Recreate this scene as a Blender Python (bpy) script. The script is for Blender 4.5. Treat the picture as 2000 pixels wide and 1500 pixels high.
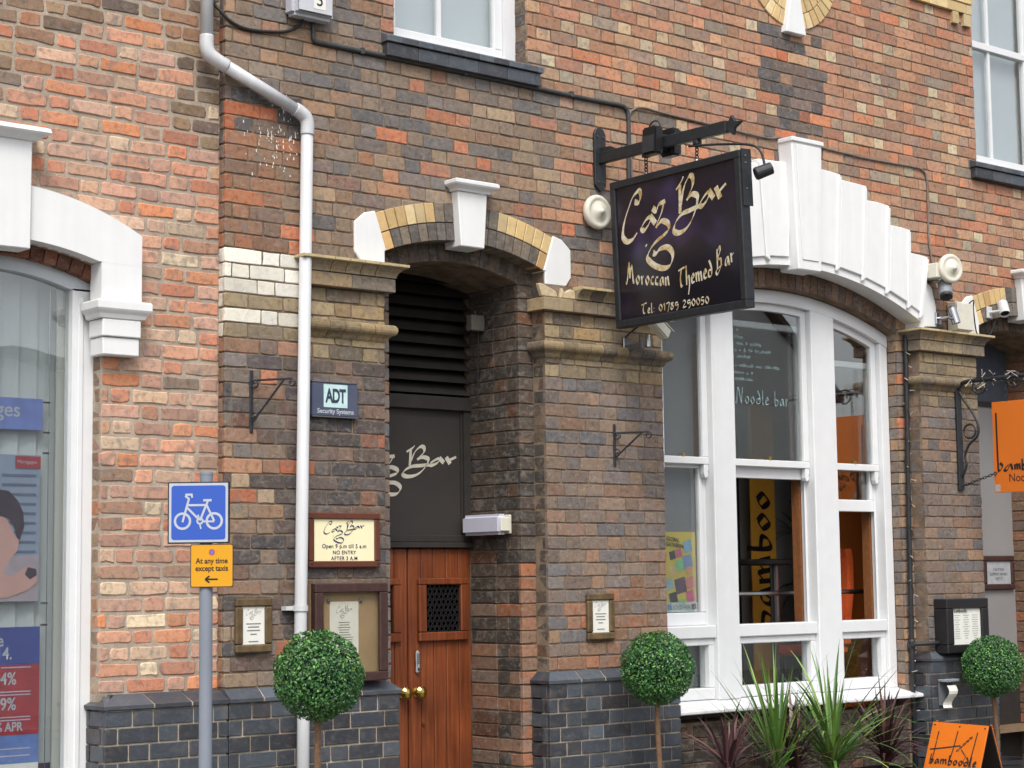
import bpy, bmesh, math, random
from mathutils import Vector, Matrix

for o in list(bpy.data.objects): bpy.data.objects.remove(o)
SC = bpy.context.scene
COL = SC.collection
R = math.radians

# ---------------------------------------------------------------- camera, sky, sun, exposure
CAM_F = 3700.2 / 2000.0            # focal length in image widths
CAM_POS = Vector((0.0, -8.618, 1.65))
CAM_FWD = Vector((0.64022745, 0.76125456, 0.1029578))
CAM_RGT = Vector((0.76610448, -0.64259089, -0.01268349))
CAM_UP = Vector((-0.05650438, -0.08699675, 0.99460486))
cd = bpy.data.cameras.new('camera'); cam = bpy.data.objects.new('camera', cd); COL.objects.link(cam)
cd.sensor_width = 36.0; cd.lens = 36.0 * CAM_F; cd.clip_start = 0.1; cd.clip_end = 500
m3 = Matrix((CAM_RGT, CAM_UP, -CAM_FWD)).transposed()
cam.matrix_world = Matrix.Translation(CAM_POS) @ m3.to_4x4()
SC.camera = cam

SUN_EL, SUN_AZ = 52.0, 215.0       # azimuth clockwise from +y
w = bpy.data.worlds.new('World'); SC.world = w; w.use_nodes = True
nt = w.node_tree
for n in list(nt.nodes): nt.nodes.remove(n)
sky = nt.nodes.new('ShaderNodeTexSky'); sky.sky_type = 'NISHITA'; sky.sun_disc = False
sky.sun_elevation = R(SUN_EL); sky.sun_rotation = R(SUN_AZ); sky.air_density = 1.0; sky.dust_density = 4.0; sky.ozone_density = 1.0
hs = nt.nodes.new('ShaderNodeHueSaturation'); hs.inputs['Saturation'].default_value = 0.35
bg = nt.nodes.new('ShaderNodeBackground'); bg.inputs['Strength'].default_value = 0.15
wo = nt.nodes.new('ShaderNodeOutputWorld')
nt.links.new(sky.outputs[0], hs.inputs['Color']); nt.links.new(hs.outputs[0], bg.inputs['Color']); nt.links.new(bg.outputs[0], wo.inputs['Surface'])
sl = bpy.data.lights.new('sun', 'SUN'); sl.energy = 1.3; sl.angle = R(22); sl.color = (1.0, 0.965, 0.91)
so = bpy.data.objects.new('sun', sl); COL.objects.link(so)
sd = Vector((math.sin(R(SUN_AZ)) * math.cos(R(SUN_EL)), math.cos(R(SUN_AZ)) * math.cos(R(SUN_EL)), math.sin(R(SUN_EL))))
so.rotation_euler = (-sd).to_track_quat('-Z', 'Y').to_euler(); so.location = (0, -10, 12)
SC.view_settings.view_transform = 'Standard'; SC.view_settings.look = 'None'
SC.view_settings.gamma = 1.0; SC.view_settings.use_curve_mapping = False
SC.view_settings.exposure = 0.66

rng = random.Random(7)

# ---------------------------------------------------------------- materials
def s2l(c):
    return tuple((v / 255.0 / 12.92) if v <= 10 else ((v / 255.0 + 0.055) / 1.055) ** 2.4 for v in c)
MATS = {}
def newmat(name):
    m = bpy.data.materials.new(name); m.use_nodes = True
    t = m.node_tree; b = t.nodes['Principled BSDF']
    MATS[name] = m
    return m, t, b
def N(t, typ, **kw):
    n = t.nodes.new(typ)
    for k, v in kw.items(): setattr(n, k, v)
    return n
def pos(t):
    return t.nodes.new('ShaderNodeNewGeometry').outputs['Position']
def noise(t, vec, scale, detail=4.0, rough=0.55, dist=0.0):
    n = t.nodes.new('ShaderNodeTexNoise'); n.inputs['Scale'].default_value = scale
    n.inputs['Detail'].default_value = detail; n.inputs['Roughness'].default_value = rough; n.inputs['Distortion'].default_value = dist
    t.links.new(vec, n.inputs['Vector']); return n.outputs['Fac']
def ramp(t, fac, stops):
    n = t.nodes.new('ShaderNodeValToRGB'); e = n.color_ramp.elements
    while len(e) < len(stops): e.new(0.5)
    for el, (p, c) in zip(e, stops):
        el.position = p; el.color = (*c, 1) if len(c) == 3 else c
    t.links.new(fac, n.inputs[0]); return n.outputs[0]
def mix(t, a, b, fac, mode='MULTIPLY'):
    n = t.nodes.new('ShaderNodeMix'); n.data_type = 'RGBA'; n.blend_type = mode
    for s, v in ((n.inputs['Factor'], fac), (n.inputs['A'], a), (n.inputs['B'], b)):
        if hasattr(v, 'links') or hasattr(v, 'is_linked'): t.links.new(v, s)
        else: s.default_value = v if not isinstance(v, tuple) else (*v, 1)[:4]
    return n.outputs['Result']
def bump(t, b, h, strength, dist=0.01):
    n = t.nodes.new('ShaderNodeBump'); n.inputs['Strength'].default_value = strength; n.inputs['Distance'].default_value = dist
    t.links.new(h, n.inputs['Height']); t.links.new(n.outputs[0], b.inputs['Normal'])
def stretch(t, vec, s):
    n = t.nodes.new('ShaderNodeMapping'); n.inputs['Scale'].default_value = s
    t.links.new(vec, n.inputs['Vector']); return n.outputs[0]
def g3(v): return (v, v, v)

def plain(name, srgb, rough=0.6, metal=0.0, var=0.12, scale=18.0, bmp=0.0, streak=0.0, spec=0.4, k=0.8):
    m, t, b = newmat(name)
    c = tuple(v * k for v in s2l(srgb)); p = pos(t)
    n1 = noise(t, p, scale)
    col = mix(t, c, ramp(t, n1, [(0.3, g3(1 - var)), (0.7, g3(1 + var))]), 1.0)
    if streak:
        n2 = noise(t, stretch(t, p, (22, 22, 1.2)), 1.0, 5)
        col = mix(t, col, ramp(t, n2, [(0.42, g3(1 - streak)), (0.62, g3(1))]), 1.0)
    t.links.new(col, b.inputs['Base Color'])
    b.inputs['Roughness'].default_value = rough; b.inputs['Metallic'].default_value = metal
    b.inputs['Specular IOR Level'].default_value = spec
    if bmp: bump(t, b, noise(t, p, scale * 4, 6), bmp, 0.004)
    return m

def brickmat(name, speck=0.35, rough=0.85, glaze=0.0, vary=1.0):
    m, t, b = newmat(name)
    at = N(t, 'ShaderNodeAttribute', attribute_name='Col'); p = pos(t)
    a = noise(t, p, 34, 6, 0.62, 0.4); c = noise(t, p, 110, 4, 0.7); d = noise(t, p, 13, 3, 0.5, 0.8); e = noise(t, stretch(t, p, (1.0, 1.0, 1.7)), 23, 5, 0.68, 0.6); f = noise(t, p, 7.0, 4, 0.6)
    col = mix(t, at.outputs['Color'], ramp(t, a, [(0.30, g3(1 - 0.42 * vary)), (0.48, g3(1.0)), (0.72, g3(1 + 0.16 * vary))]), 1.0)
    # pale lime bloom, grey soot patches, rusty blush
    col = mix(t, col, (0.42, 0.34, 0.26), ramp(t, e, [(0.52, g3(0)), (0.74, g3(0.42 * vary))]), 'MIX')
    col = mix(t, col, (0.17, 0.155, 0.145), ramp(t, d, [(0.30, g3(0.60 * vary)), (0.46, g3(0))]), 'MIX')
    col = mix(t, col, (0.42, 0.22, 0.13), ramp(t, f, [(0.60, g3(0)), (0.75, g3(0.30 * vary))]), 'MIX')
    col = mix(t, col, ramp(t, c, [(0.28, g3(1 - speck)), (0.40, g3(1))]), 1.0)
    t.links.new(col, b.inputs['Base Color'])
    b.inputs['Roughness'].default_value = rough; b.inputs['Specular IOR Level'].default_value = 0.25 + glaze
    bump(t, b, mix(t, a, c, 0.5, 'MIX'), 0.6, 0.008)
    return m
BRICK = brickmat('brick_face'); BLUE = brickmat('blue_brick_face', 0.18, 0.42, 0.3, 0.35); GLAZED = brickmat('glazed_brick_face', 0.15, 0.35, 0.25, 0.35)

def mortarmat(name, srgb, var=0.25, k=0.8):
    m, t, b = newmat(name); p = pos(t)
    c = tuple(v * k for v in s2l(srgb))
    a = noise(t, p, 9, 4); d = noise(t, p, 150, 3, 0.7)
    col = mix(t, c, ramp(t, a, [(0.3, g3(1 - var * 1.6)), (0.7, g3(1 + var))]), 1.0)
    col = mix(t, col, ramp(t, d, [(0.3, g3(0.72)), (0.6, g3(1.1))]), 1.0)
    t.links.new(col, b.inputs['Base Color']); b.inputs['Roughness'].default_value = 0.95; b.inputs['Specular IOR Level'].default_value = 0.1
    bump(t, b, d, 0.6, 0.004)
    return m
MORT_BANK = mortarmat('bank_mortar', (176, 162, 146), 0.16, 0.88); MORT_BAR = mortarmat('bar_mortar', (134, 117, 100), 0.30, 0.85)
MORT_PLINTH = mortarmat('plinth_mortar', (180, 168, 152), 0.2, 0.9)

WHITE = plain('white_paint', (242, 243, 243), 0.45, var=0.03, scale=7, bmp=0.08, streak=0.03, k=0.80)
WHITEW = plain('white_window_paint', (236, 238, 240), 0.35, var=0.025, scale=9, streak=0.015, k=0.81)
PVC = plain('white_plastic', (216, 218, 221), 0.35, var=0.04, scale=6, streak=0.10, k=0.78)
CREAM = plain('cream_plastic', (226, 222, 206), 0.4, var=0.05, k=0.8)
BLACK = plain('black_painted_metal', (40, 42, 46), 0.5, var=0.25, scale=30, bmp=0.1, k=0.9)
CONDUIT = plain('dark_grey_conduit', (66, 68, 70), 0.55, var=0.2, scale=25)
DARKWOOD = plain('dark_brown_wood', (74, 50, 46), 0.55, var=0.2, scale=30, streak=0.2)
OAK = plain('weathered_oak', (112, 92, 62), 0.6, var=0.3, scale=25, bmp=0.2, streak=0.3)
LEAD = plain('dark_paint_panel', (54, 50, 48), 0.6, var=0.1, scale=5, k=0.85)
LOUVRE = plain('black_louvre_paint', (50, 46, 44), 0.7, var=0.2, scale=12, k=0.8)
GREYPOST = plain('grey_powder_coat', (138, 146, 158), 0.45, var=0.05, scale=4, streak=0.06)
STEEL = plain('brushed_steel', (190, 192, 195), 0.25, 1.0, var=0.06)
BRASS = plain('worn_brass', (186, 156, 82), 0.28, 1.0, var=0.15, scale=40, k=1.0)
PAPER = plain('white_paper', (232, 232, 224), 0.8, var=0.03, k=0.85)
CREAMP = plain('cream_print', (246, 238, 196), 0.5, var=0.02, k=0.85)
INK = plain('black_ink', (30, 30, 34), 0.7, var=0.05)
GREYINK = plain('grey_ink', (130, 130, 130), 0.8, var=0.05)
LIGHTINK = plain('pale_grey_ink', (176, 178, 178), 0.8, var=0.05)
NAVY = plain('navy_ink', (48, 44, 92), 0.6, var=0.05)
SIGNBLUE = plain('sign_blue', (52, 92, 190), 0.35, var=0.03, scale=3)
SIGNWHITE = plain('sign_white', (200, 206, 216), 0.4, var=0.03, k=0.72)
SIGNYEL = plain('sign_yellow', (224, 160, 22), 0.4, var=0.03, scale=3)
ORANGE = plain('orange_board', (232, 122, 32), 0.35, var=0.04, scale=5, k=0.72)
GOLD = None
CABLE = plain('black_cable', (44, 42, 40), 0.6, var=0.3, scale=40)
GREYCABLE = plain('weathered_grey_cable', (120, 114, 106), 0.7, var=0.3, scale=14)
FLOORW = plain('dark_room_floor', (140, 116, 92), 0.5)
ROOMGREY = plain('grey_room_plaster', (206, 206, 204), 0.8, var=0.05, scale=2)
ROOMORANGE = plain('orange_room_plaster', (206, 112, 40), 0.7, var=0.05, scale=2)
BANNERC = plain('ochre_banner_cloth', (236, 176, 66), 0.7, var=0.06, k=0.95)
PINEM = plain('stained_pine', (146, 94, 58), 0.5, var=0.15, scale=30, streak=0.2)
ORANGEFAB = plain('orange_fabric', (232, 100, 44), 0.85, var=0.1, scale=60)
DARKROOM = plain('dark_room_joinery', (40, 36, 36), 0.6)
BLINDM = plain('white_blind_fabric', (214, 220, 222), 0.8, var=0.03, scale=3)
GREYBLIND = plain('grey_blind_fabric', (150, 152, 156), 0.85, var=0.06, scale=60)
FRAMEGREY = plain('bank_frame_paint', (206, 212, 218), 0.4, var=0.04, scale=5)
BARK = plain('topiary_bark', (120, 92, 70), 0.9, var=0.3, scale=60, bmp=0.5)
POT = plain('black_pot_glaze', (46, 46, 50), 0.35)
SOIL = plain('soil', (60, 46, 36), 0.95, var=0.3, scale=60, bmp=0.5)
RED = plain('poster_red', (176, 62, 72), 0.5); PBLUE = plain('poster_blue', (70, 84, 160), 0.5); LBLUE = plain('poster_light_blue', (112, 140, 205), 0.5)
SKINP = plain('printed_skin_tone', (214, 168, 160), 0.5, var=0.1, scale=4); HAIRP = plain('printed_dark_hair', (70, 56, 76), 0.5, var=0.2)
SHUTP = plain('printed_grey_blue', (150, 164, 188), 0.5, var=0.05)
HOLE = plain('black_interior', (10, 10, 11), 0.9)
REVEALGREY = plain('grey_blue_reveal_board', (196, 196, 190), 0.5, var=0.05, scale=3)
DOORGREY = plain('grey_doorway_panel', (150, 148, 148), 0.6, var=0.05, scale=3)
TAR = plain('asphalt', (88, 88, 90), 0.9, var=0.2, scale=60, bmp=0.4, k=0.6)
SLAB = plain('paving_slab', (150, 146, 138), 0.9, var=0.15, scale=10, bmp=0.2, k=0.7)
ROOF = plain('roof_tile', (96, 76, 66), 0.8, var=0.2, scale=6)
RENDERW = plain('render_wall', (212, 208, 200), 0.8, var=0.06, scale=2)

# gold lettering: light gold with pale streaks
def _gold():
    m, t, b = newmat('gold_leaf_paint'); p = pos(t)
    n = noise(t, p, 26, 3, 0.6)
    col = ramp(t, n, [(0.32, tuple(v * 0.9 for v in s2l((176, 140, 70)))), (0.5, tuple(v * 0.9 for v in s2l((214, 200, 160)))), (0.66, tuple(v * 0.9 for v in s2l((226, 222, 214))))])
    t.links.new(col, b.inputs['Base Color']); b.inputs['Roughness'].default_value = 0.4
    return m
GOLD = _gold()
def _signblack():
    m, t, b = newmat('glossy_black_violet_print'); p = pos(t)
    n = noise(t, p, 2.3, 2, 0.5)
    col = ramp(t, n, [(0.40, tuple(v * 0.8 for v in s2l((34, 31, 38)))), (0.56, tuple(v * 0.8 for v in s2l((40, 35, 48)))), (0.70, tuple(v * 0.8 for v in s2l((62, 52, 84))))])
    t.links.new(col, b.inputs['Base Color']); b.inputs['Roughness'].default_value = 0.22; b.inputs['Specular IOR Level'].default_value = 0.4
    return m
SIGNBLACK = _signblack()
def _door():
    m, t, b = newmat('red_brown_stained_timber'); p = pos(t)
    n = noise(t, stretch(t, p, (60, 60, 2.2)), 1.0, 6, 0.6); n2 = noise(t, p, 3.0, 3); n3 = noise(t, p, 70, 3, 0.7)
    col = ramp(t, n, [(0.3, tuple(v * 0.85 for v in s2l((112, 52, 26)))), (0.55, tuple(v * 0.85 for v in s2l((140, 74, 40)))), (0.75, tuple(v * 0.85 for v in s2l((162, 92, 54))))])
    col = mix(t, col, ramp(t, n2, [(0.35, g3(0.62)), (0.65, g3(0.98))]), 1.0)
    col = mix(t, col, (0.45, 0.36, 0.26), ramp(t, n3, [(0.68, g3(0)), (0.74, g3(0.55))]), 'MIX')
    t.links.new(col, b.inputs['Base Color']); b.inputs['Roughness'].default_value = 0.42
    bump(t, b, n, 0.15, 0.002)
    return m
DOORM = _door()
def _glass(name, tint=(0.96, 0.98, 0.98), base=0.13):
    m = bpy.data.materials.new(name); m.use_nodes = True; t = m.node_tree
    for n in list(t.nodes): t.nodes.remove(n)
    o = t.nodes.new('ShaderNodeOutputMaterial'); tr = t.nodes.new('ShaderNodeBsdfTransparent'); tr.inputs['Color'].default_value = (*tint, 1)
    gl = t.nodes.new('ShaderNodeBsdfGlossy'); gl.inputs['Roughness'].default_value = 0.01
    fr = t.nodes.new('ShaderNodeLayerWeight'); fr.inputs['Blend'].default_value = 0.5
    ad = t.nodes.new('ShaderNodeMath'); ad.operation = 'MULTIPLY_ADD'; ad.inputs[1].default_value = 0.85; ad.inputs[2].default_value = base; ad.use_clamp = True
    pw = t.nodes.new('ShaderNodeMath'); pw.operation = 'POWER'; pw.inputs[1].default_value = 3.0
    t.links.new(fr.outputs['Facing'], pw.inputs[0]); t.links.new(pw.outputs[0], ad.inputs[0])
    bn = t.nodes.new('ShaderNodeBump'); bn.inputs['Strength'].default_value = 0.05; bn.inputs['Distance'].default_value = 0.01
    nz = t.nodes.new('ShaderNodeTexNoise'); nz.inputs['Scale'].default_value = 2.5
    t.links.new(t.nodes.new('ShaderNodeNewGeometry').outputs['Position'], nz.inputs['Vector'])
    t.links.new(nz.outputs['Fac'], bn.inputs['Height']); t.links.new(bn.outputs[0], gl.inputs['Normal'])
    mx = t.nodes.new('ShaderNodeMixShader')
    t.links.new(ad.outputs[0], mx.inputs[0]); t.links.new(tr.outputs[0], mx.inputs[1]); t.links.new(gl.outputs[0], mx.inputs[2]); t.links.new(mx.outputs[0], o.inputs['Surface'])
    MATS[name] = m
    return m
GLASS = _glass('window_glass'); GLASSUP = _glass('old_sash_glass', (0.96, 0.98, 0.98), 0.20); GLASSDUSTY = _glass('case_glass', (0.95, 0.95, 0.93), 0.02)
def leafmat(name, cols, rough=0.45):
    m, t, b = newmat(name)
    at = N(t, 'ShaderNodeAttribute', attribute_name='Col')
    t.links.new(at.outputs['Color'], b.inputs['Base Color']); b.inputs['Roughness'].default_value = rough
    b.inputs['Specular IOR Level'].default_value = 0.5
    return m
LEAF = leafmat('leaf', None); BLADE = leafmat('blade_leaf', None, 0.4)

# ---------------------------------------------------------------- mesh helpers
WLOC = {}
def link(name, me, mat, parent=None, origin=None, smooth=False):
    """links a mesh given in world coordinates as an object whose origin sits on the piece itself"""
    vs = me.vertices
    if origin is None:
        lo = Vector((min(v.co.x for v in vs), min(v.co.y for v in vs), min(v.co.z for v in vs)))
        hi = Vector((max(v.co.x for v in vs), max(v.co.y for v in vs), max(v.co.z for v in vs)))
        origin = Vector(((lo.x + hi.x) / 2, (lo.y + hi.y) / 2, lo.z))
    else: origin = Vector(origin)
    me.transform(Matrix.Translation(-origin))
    o = bpy.data.objects.new(name, me); COL.objects.link(o)
    if isinstance(mat, (list, tuple)):
        for mm in mat: me.materials.append(mm)
    else: me.materials.append(mat)
    WLOC[o.name] = origin
    if parent is not None:
        o.parent = parent; o.location = origin - WLOC[parent.name]
    else: o.location = origin
    if smooth:
        for p in me.polygons: p.use_smooth = True
    return o
def thing(name, label, cat, loc, group=None):
    o = bpy.data.objects.new(name, None); COL.objects.link(o); o.location = loc; o.empty_display_size = 0.1
    WLOC[o.name] = Vector(loc); tag(o, label, cat, group); return o
def tag(o, label, cat, group=None):
    o['label'] = label; o['category'] = cat
    if group: o['group'] = group
    return o
def struct(o): o['kind'] = 'structure'; return o
def stuff(o): o['kind'] = 'stuff'; return o

class MB:
    def __init__(s): s.v = []; s.f = []; s.c = []
    def quad(s, a, b, c, d):
        i = len(s.v); s.v += [tuple(a), tuple(b), tuple(c), tuple(d)]; s.f.append((i, i + 1, i + 2, i + 3)); return s
    def poly(s, pts):
        i = len(s.v); s.v += [tuple(p) for p in pts]; s.f.append(tuple(range(i, i + len(pts)))); return s
    def box(s, x0, x1, y0, y1, z0, z1, M=None):
        i = len(s.v)
        P = [(x0, y0, z0), (x1, y0, z0), (x1, y1, z0), (x0, y1, z0), (x0, y0, z1), (x1, y0, z1), (x1, y1, z1), (x0, y1, z1)]
        if M is not None: P = [tuple(M @ Vector(p)) for p in P]
        s.v += P
        s.f += [tuple(i + k for k in q) for q in ((3, 2, 1, 0), (4, 5, 6, 7), (0, 1, 5, 4), (1, 2, 6, 5), (2, 3, 7, 6), (3, 0, 4, 7))]
        return s
    def prism(s, poly, y0, y1, M=None):
        """polygon in (x,z) extruded along y (or in a local frame given by M)"""
        n = len(poly); i = len(s.v)
        P = [(p[0], y0, p[1]) for p in poly] + [(p[0], y1, p[1]) for p in poly]
        if M is not None: P = [tuple(M @ Vector(p)) for p in P]
        s.v += P; s.f.append(tuple(range(i, i + n))); s.f.append(tuple(range(i + 2 * n - 1, i + n - 1, -1)))
        for k in range(n): s.f.append((i + k, i + n + k, i + n + (k + 1) % n, i + (k + 1) % n))
        return s
    def loft(s, A, B, caps=True):
        n = len(A); i = len(s.v); s.v += [tuple(p) for p in A] + [tuple(p) for p in B]
        for k in range(n): s.f.append((i + k, i + (k + 1) % n, i + n + (k + 1) % n, i + n + k))
        if caps: s.f.append(tuple(range(i + n - 1, i - 1, -1))); s.f.append(tuple(range(i + n, i + 2 * n)))
        return s
    def tube(s, pts, r, n=10, caps=True):
        pts = [Vector(p) for p in pts]; rr = r if isinstance(r, (list, tuple)) else [r] * len(pts)
        T = []
        for k in range(len(pts)):
            a = pts[max(k - 1, 0)]; b = pts[min(k + 1, len(pts) - 1)]; d = (b - a)
            T.append(d.normalized() if d.length > 1e-9 else Vector((0, 0, 1)))
        up = Vector((0, 0, 1)) if abs(T[0].z) < 0.9 else Vector((1, 0, 0))
        u = T[0].cross(up).normalized(); i0 = len(s.v)
        for k, p in enumerate(pts):
            u = (u - T[k] * u.dot(T[k])).normalized(); v = T[k].cross(u)
            for j in range(n):
                a = 2 * math.pi * j / n; s.v.append(tuple(p + (u * math.cos(a) + v * math.sin(a)) * rr[k]))
        for k in range(len(pts) - 1):
            for j in range(n):
                a = i0 + k * n + j; b = i0 + k * n + (j + 1) % n; s.f.append((a, b, b + n, a + n))
        if caps:
            s.f.append(tuple(range(i0 + n - 1, i0 - 1, -1))); e = i0 + (len(pts) - 1) * n; s.f.append(tuple(range(e, e + n)))
        return s
    def lathe(s, prof, M, n=32):
        """profile (r, h) about the local z axis of M"""
        i0 = len(s.v)
        for r, h in prof:
            for j in range(n):
                a = 2 * math.pi * j / n; s.v.append(tuple(M @ Vector((r * math.cos(a), r * math.sin(a), h))))
        for k in range(len(prof) - 1):
            for j in range(n):
                a = i0 + k * n + j; b = i0 + k * n + (j + 1) % n; s.f.append((a, b, b + n, a + n))
        s.f.append(tuple(range(i0 + n - 1, i0 - 1, -1))); e = i0 + (len(prof) - 1) * n; s.f.append(tuple(range(e, e + n)))
        return s
    def mesh(s, name='m', bev=0.0, seg=1):
        me = bpy.data.meshes.new(name); me.from_pydata(s.v, [], s.f)
        bm = bmesh.new(); bm.from_mesh(me)
        bmesh.ops.recalc_face_normals(bm, faces=bm.faces)
        if bev > 0:
            ed = [e for e in bm.edges if len(e.link_faces) == 2 and e.calc_face_angle(0) > 0.5]
            bmesh.ops.bevel(bm, geom=ed, offset=bev, segments=seg, affect='EDGES', clamp_overlap=True)
        bm.to_mesh(me); bm.free(); me.update(); return me
    def build(s, name, mat, parent=None, bev=0.0, smooth=False, origin=None, seg=1):
        return link(name, s.mesh(name, bev, seg), mat, parent, origin, smooth)

def setcol(me, cols):
    a = me.color_attributes.new('Col', 'FLOAT_COLOR', 'POINT')
    flat = []
    for c in cols: flat += [c[0], c[1], c[2], 1.0]
    a.data.foreach_set('color', flat)
def frameM(o, u, n_):
    """local x = u, local y = -n (into the thing), local z = up in the plane"""
    u = Vector(u).normalized(); n_ = Vector(n_).normalized(); v = n_.cross(u)
    m = Matrix((u, -n_, v)).transposed().to_4x4(); return Matrix.Translation(Vector(o)) @ m
def smoothpath(pts, k=6, closed=False):
    P = [Vector(p) if len(p) == 3 else Vector((p[0], p[1], 0)) for p in pts]; out = []
    n = len(P)
    for i in range(n - 1):
        p0 = P[max(i - 1, 0)]; p1 = P[i]; p2 = P[i + 1]; p3 = P[min(i + 2, n - 1)]
        for j in range(k):
            t = j / k
            out.append(0.5 * ((2 * p1) + (p2 - p0) * t + (2 * p0 - 5 * p1 + 4 * p2 - p3) * t * t + (3 * p1 - p0 - 3 * p2 + p3) * t ** 3))
    out.append(P[-1]); return out

def proj(p):
    v = Vector(p) - CAM_POS; z = v.dot(CAM_FWD)
    return (1000 + 2000 * CAM_F * v.dot(CAM_RGT) / z, 750 - 2000 * CAM_F * v.dot(CAM_UP) / z, z)

# lettering ------------------------------------------------------------------
def text_obj(name, body, size, M, mat, parent, align='CENTER', lift=0.0015, sx=1.0, bold=0.0, space=1.0):
    cu = bpy.data.curves.new('t', 'FONT'); cu.body = body; cu.size = size; cu.align_x = align; cu.offset = bold; cu.space_character = space
    to = bpy.data.objects.new('t', cu); COL.objects.link(to)
    dg = bpy.context.evaluated_depsgraph_get(); me = bpy.data.meshes.new_from_object(to.evaluated_get(dg))
    bpy.data.objects.remove(to); me.materials.clear()
    me.transform(M @ Matrix(((sx, 0, 0, 0), (0, 0, -1, -lift), (0, 1, 0, 0), (0, 0, 0, 1))))
    return link(name, me, mat, parent)
def nib_strokes(strokes, M, a, b, ang, lift0=0.0015, k=8):
    """broad pen strokes (local x,z) as flat ribbons; a, b = half width of the pen across / along its edge"""
    mb = MB()
    for si, st in enumerate(strokes):
        scale = 1.0
        if isinstance(st, tuple): st, scale = st
        P = smoothpath(st, k) if len(st) > 2 else [Vector((*p, 0)) for p in st]
        L = []; Rr = []
        for i, p in enumerate(P):
            d = P[min(i + 1, len(P) - 1)] - P[max(i - 1, 0)]
            th = math.atan2(d.y, d.x); wdt = scale * math.sqrt((a * math.sin(th - ang)) ** 2 + (b * math.cos(th - ang)) ** 2)
            nn = Vector((-math.sin(th), math.cos(th), 0))
            L.append(p + nn * wdt); Rr.append(p - nn * wdt)
        y = -(lift0 + 0.0004 * si)
        for i in range(len(P) - 1):
            mb.quad(*[M @ Vector((q.x, y, q.y)) for q in (L[i], L[i + 1], Rr[i + 1], Rr[i])])
    return mb
CAZ = {  # traced pen paths of the wordmark, in a unit box about 1 wide
 'strokes': [
  [(0.150, 0.770), (0.190, 0.762), (0.208, 0.822), (0.196, 0.868), (0.160, 0.850), (0.128, 0.812), (0.096, 0.740), (0.060, 0.650), (0.034, 0.560), (0.024, 0.480), (0.038, 0.430), (0.072, 0.405), (0.116, 0.418), (0.160, 0.470)],
  [(0.290, 0.602), (0.246, 0.572), (0.206, 0.512), (0.224, 0.480), (0.262, 0.512), (0.296, 0.570)], [(0.288, 0.606), (0.334, 0.520)],
  [(0.314, 0.672), (0.346, 0.640), (0.372, 0.690), (0.432, 0.712)], [(0.420, 0.706), (0.394, 0.610), (0.356, 0.530), (0.336, 0.476)],
  [(0.340, 0.480), (0.390, 0.528), (0.444, 0.500), (0.452, 0.440), (0.410, 0.396), (0.330, 0.344), (0.278, 0.286), (0.248, 0.208), (0.304, 0.128), (0.384, 0.082), (0.446, 0.094), (0.476, 0.160), (0.470, 0.226), (0.430, 0.272), (0.370, 0.270), (0.326, 0.236), (0.300, 0.244)],
  [(0.232, 0.320), (0.246, 0.340)],
  [(0.535, 0.790), (0.584, 0.856), (0.604, 0.900)], [(0.570, 0.830), (0.566, 0.690), (0.560, 0.560)],
  [(0.572, 0.640), (0.604, 0.790), (0.650, 0.880), (0.682, 0.876), (0.684, 0.800), (0.650, 0.720), (0.624, 0.672)],
  [(0.624, 0.670), (0.672, 0.712), (0.716, 0.690), (0.716, 0.630), (0.690, 0.540), (0.648, 0.454), (0.592, 0.396), (0.530, 0.384), (0.500, 0.420), (0.522, 0.492), (0.580, 0.552), (0.650, 0.570), (0.726, 0.590)],
  [(0.818, 0.710), (0.774, 0.664), (0.736, 0.606), (0.756, 0.586), (0.796, 0.622), (0.826, 0.680)], [(0.818, 0.712), (0.858, 0.632)],
  [(0.880, 0.730), (0.914, 0.618)], [(0.906, 0.680), (0.968, 0.738)]]}
CAZ_LETTERS = ((0, 1), (1, 3), (3, 6), (6, 7), (7, 11), (11, 13), (13, 15))
def caz_word(name, M, w_, h_, mat, parent, nib=0.018, lift=0.0015, split=True):
    st = [[(x * w_, z * h_) for x, z in s] for s in CAZ['strokes']]
    if not split: return stuff(nib_strokes(st, M, nib * w_, 0.0032 * w_, R(50), lift).build(name, mat, parent))
    for a, b in CAZ_LETTERS: nib_strokes(st[a:b], M, nib * w_, 0.0032 * w_, R(50), lift).build('letter', mat, parent)
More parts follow.
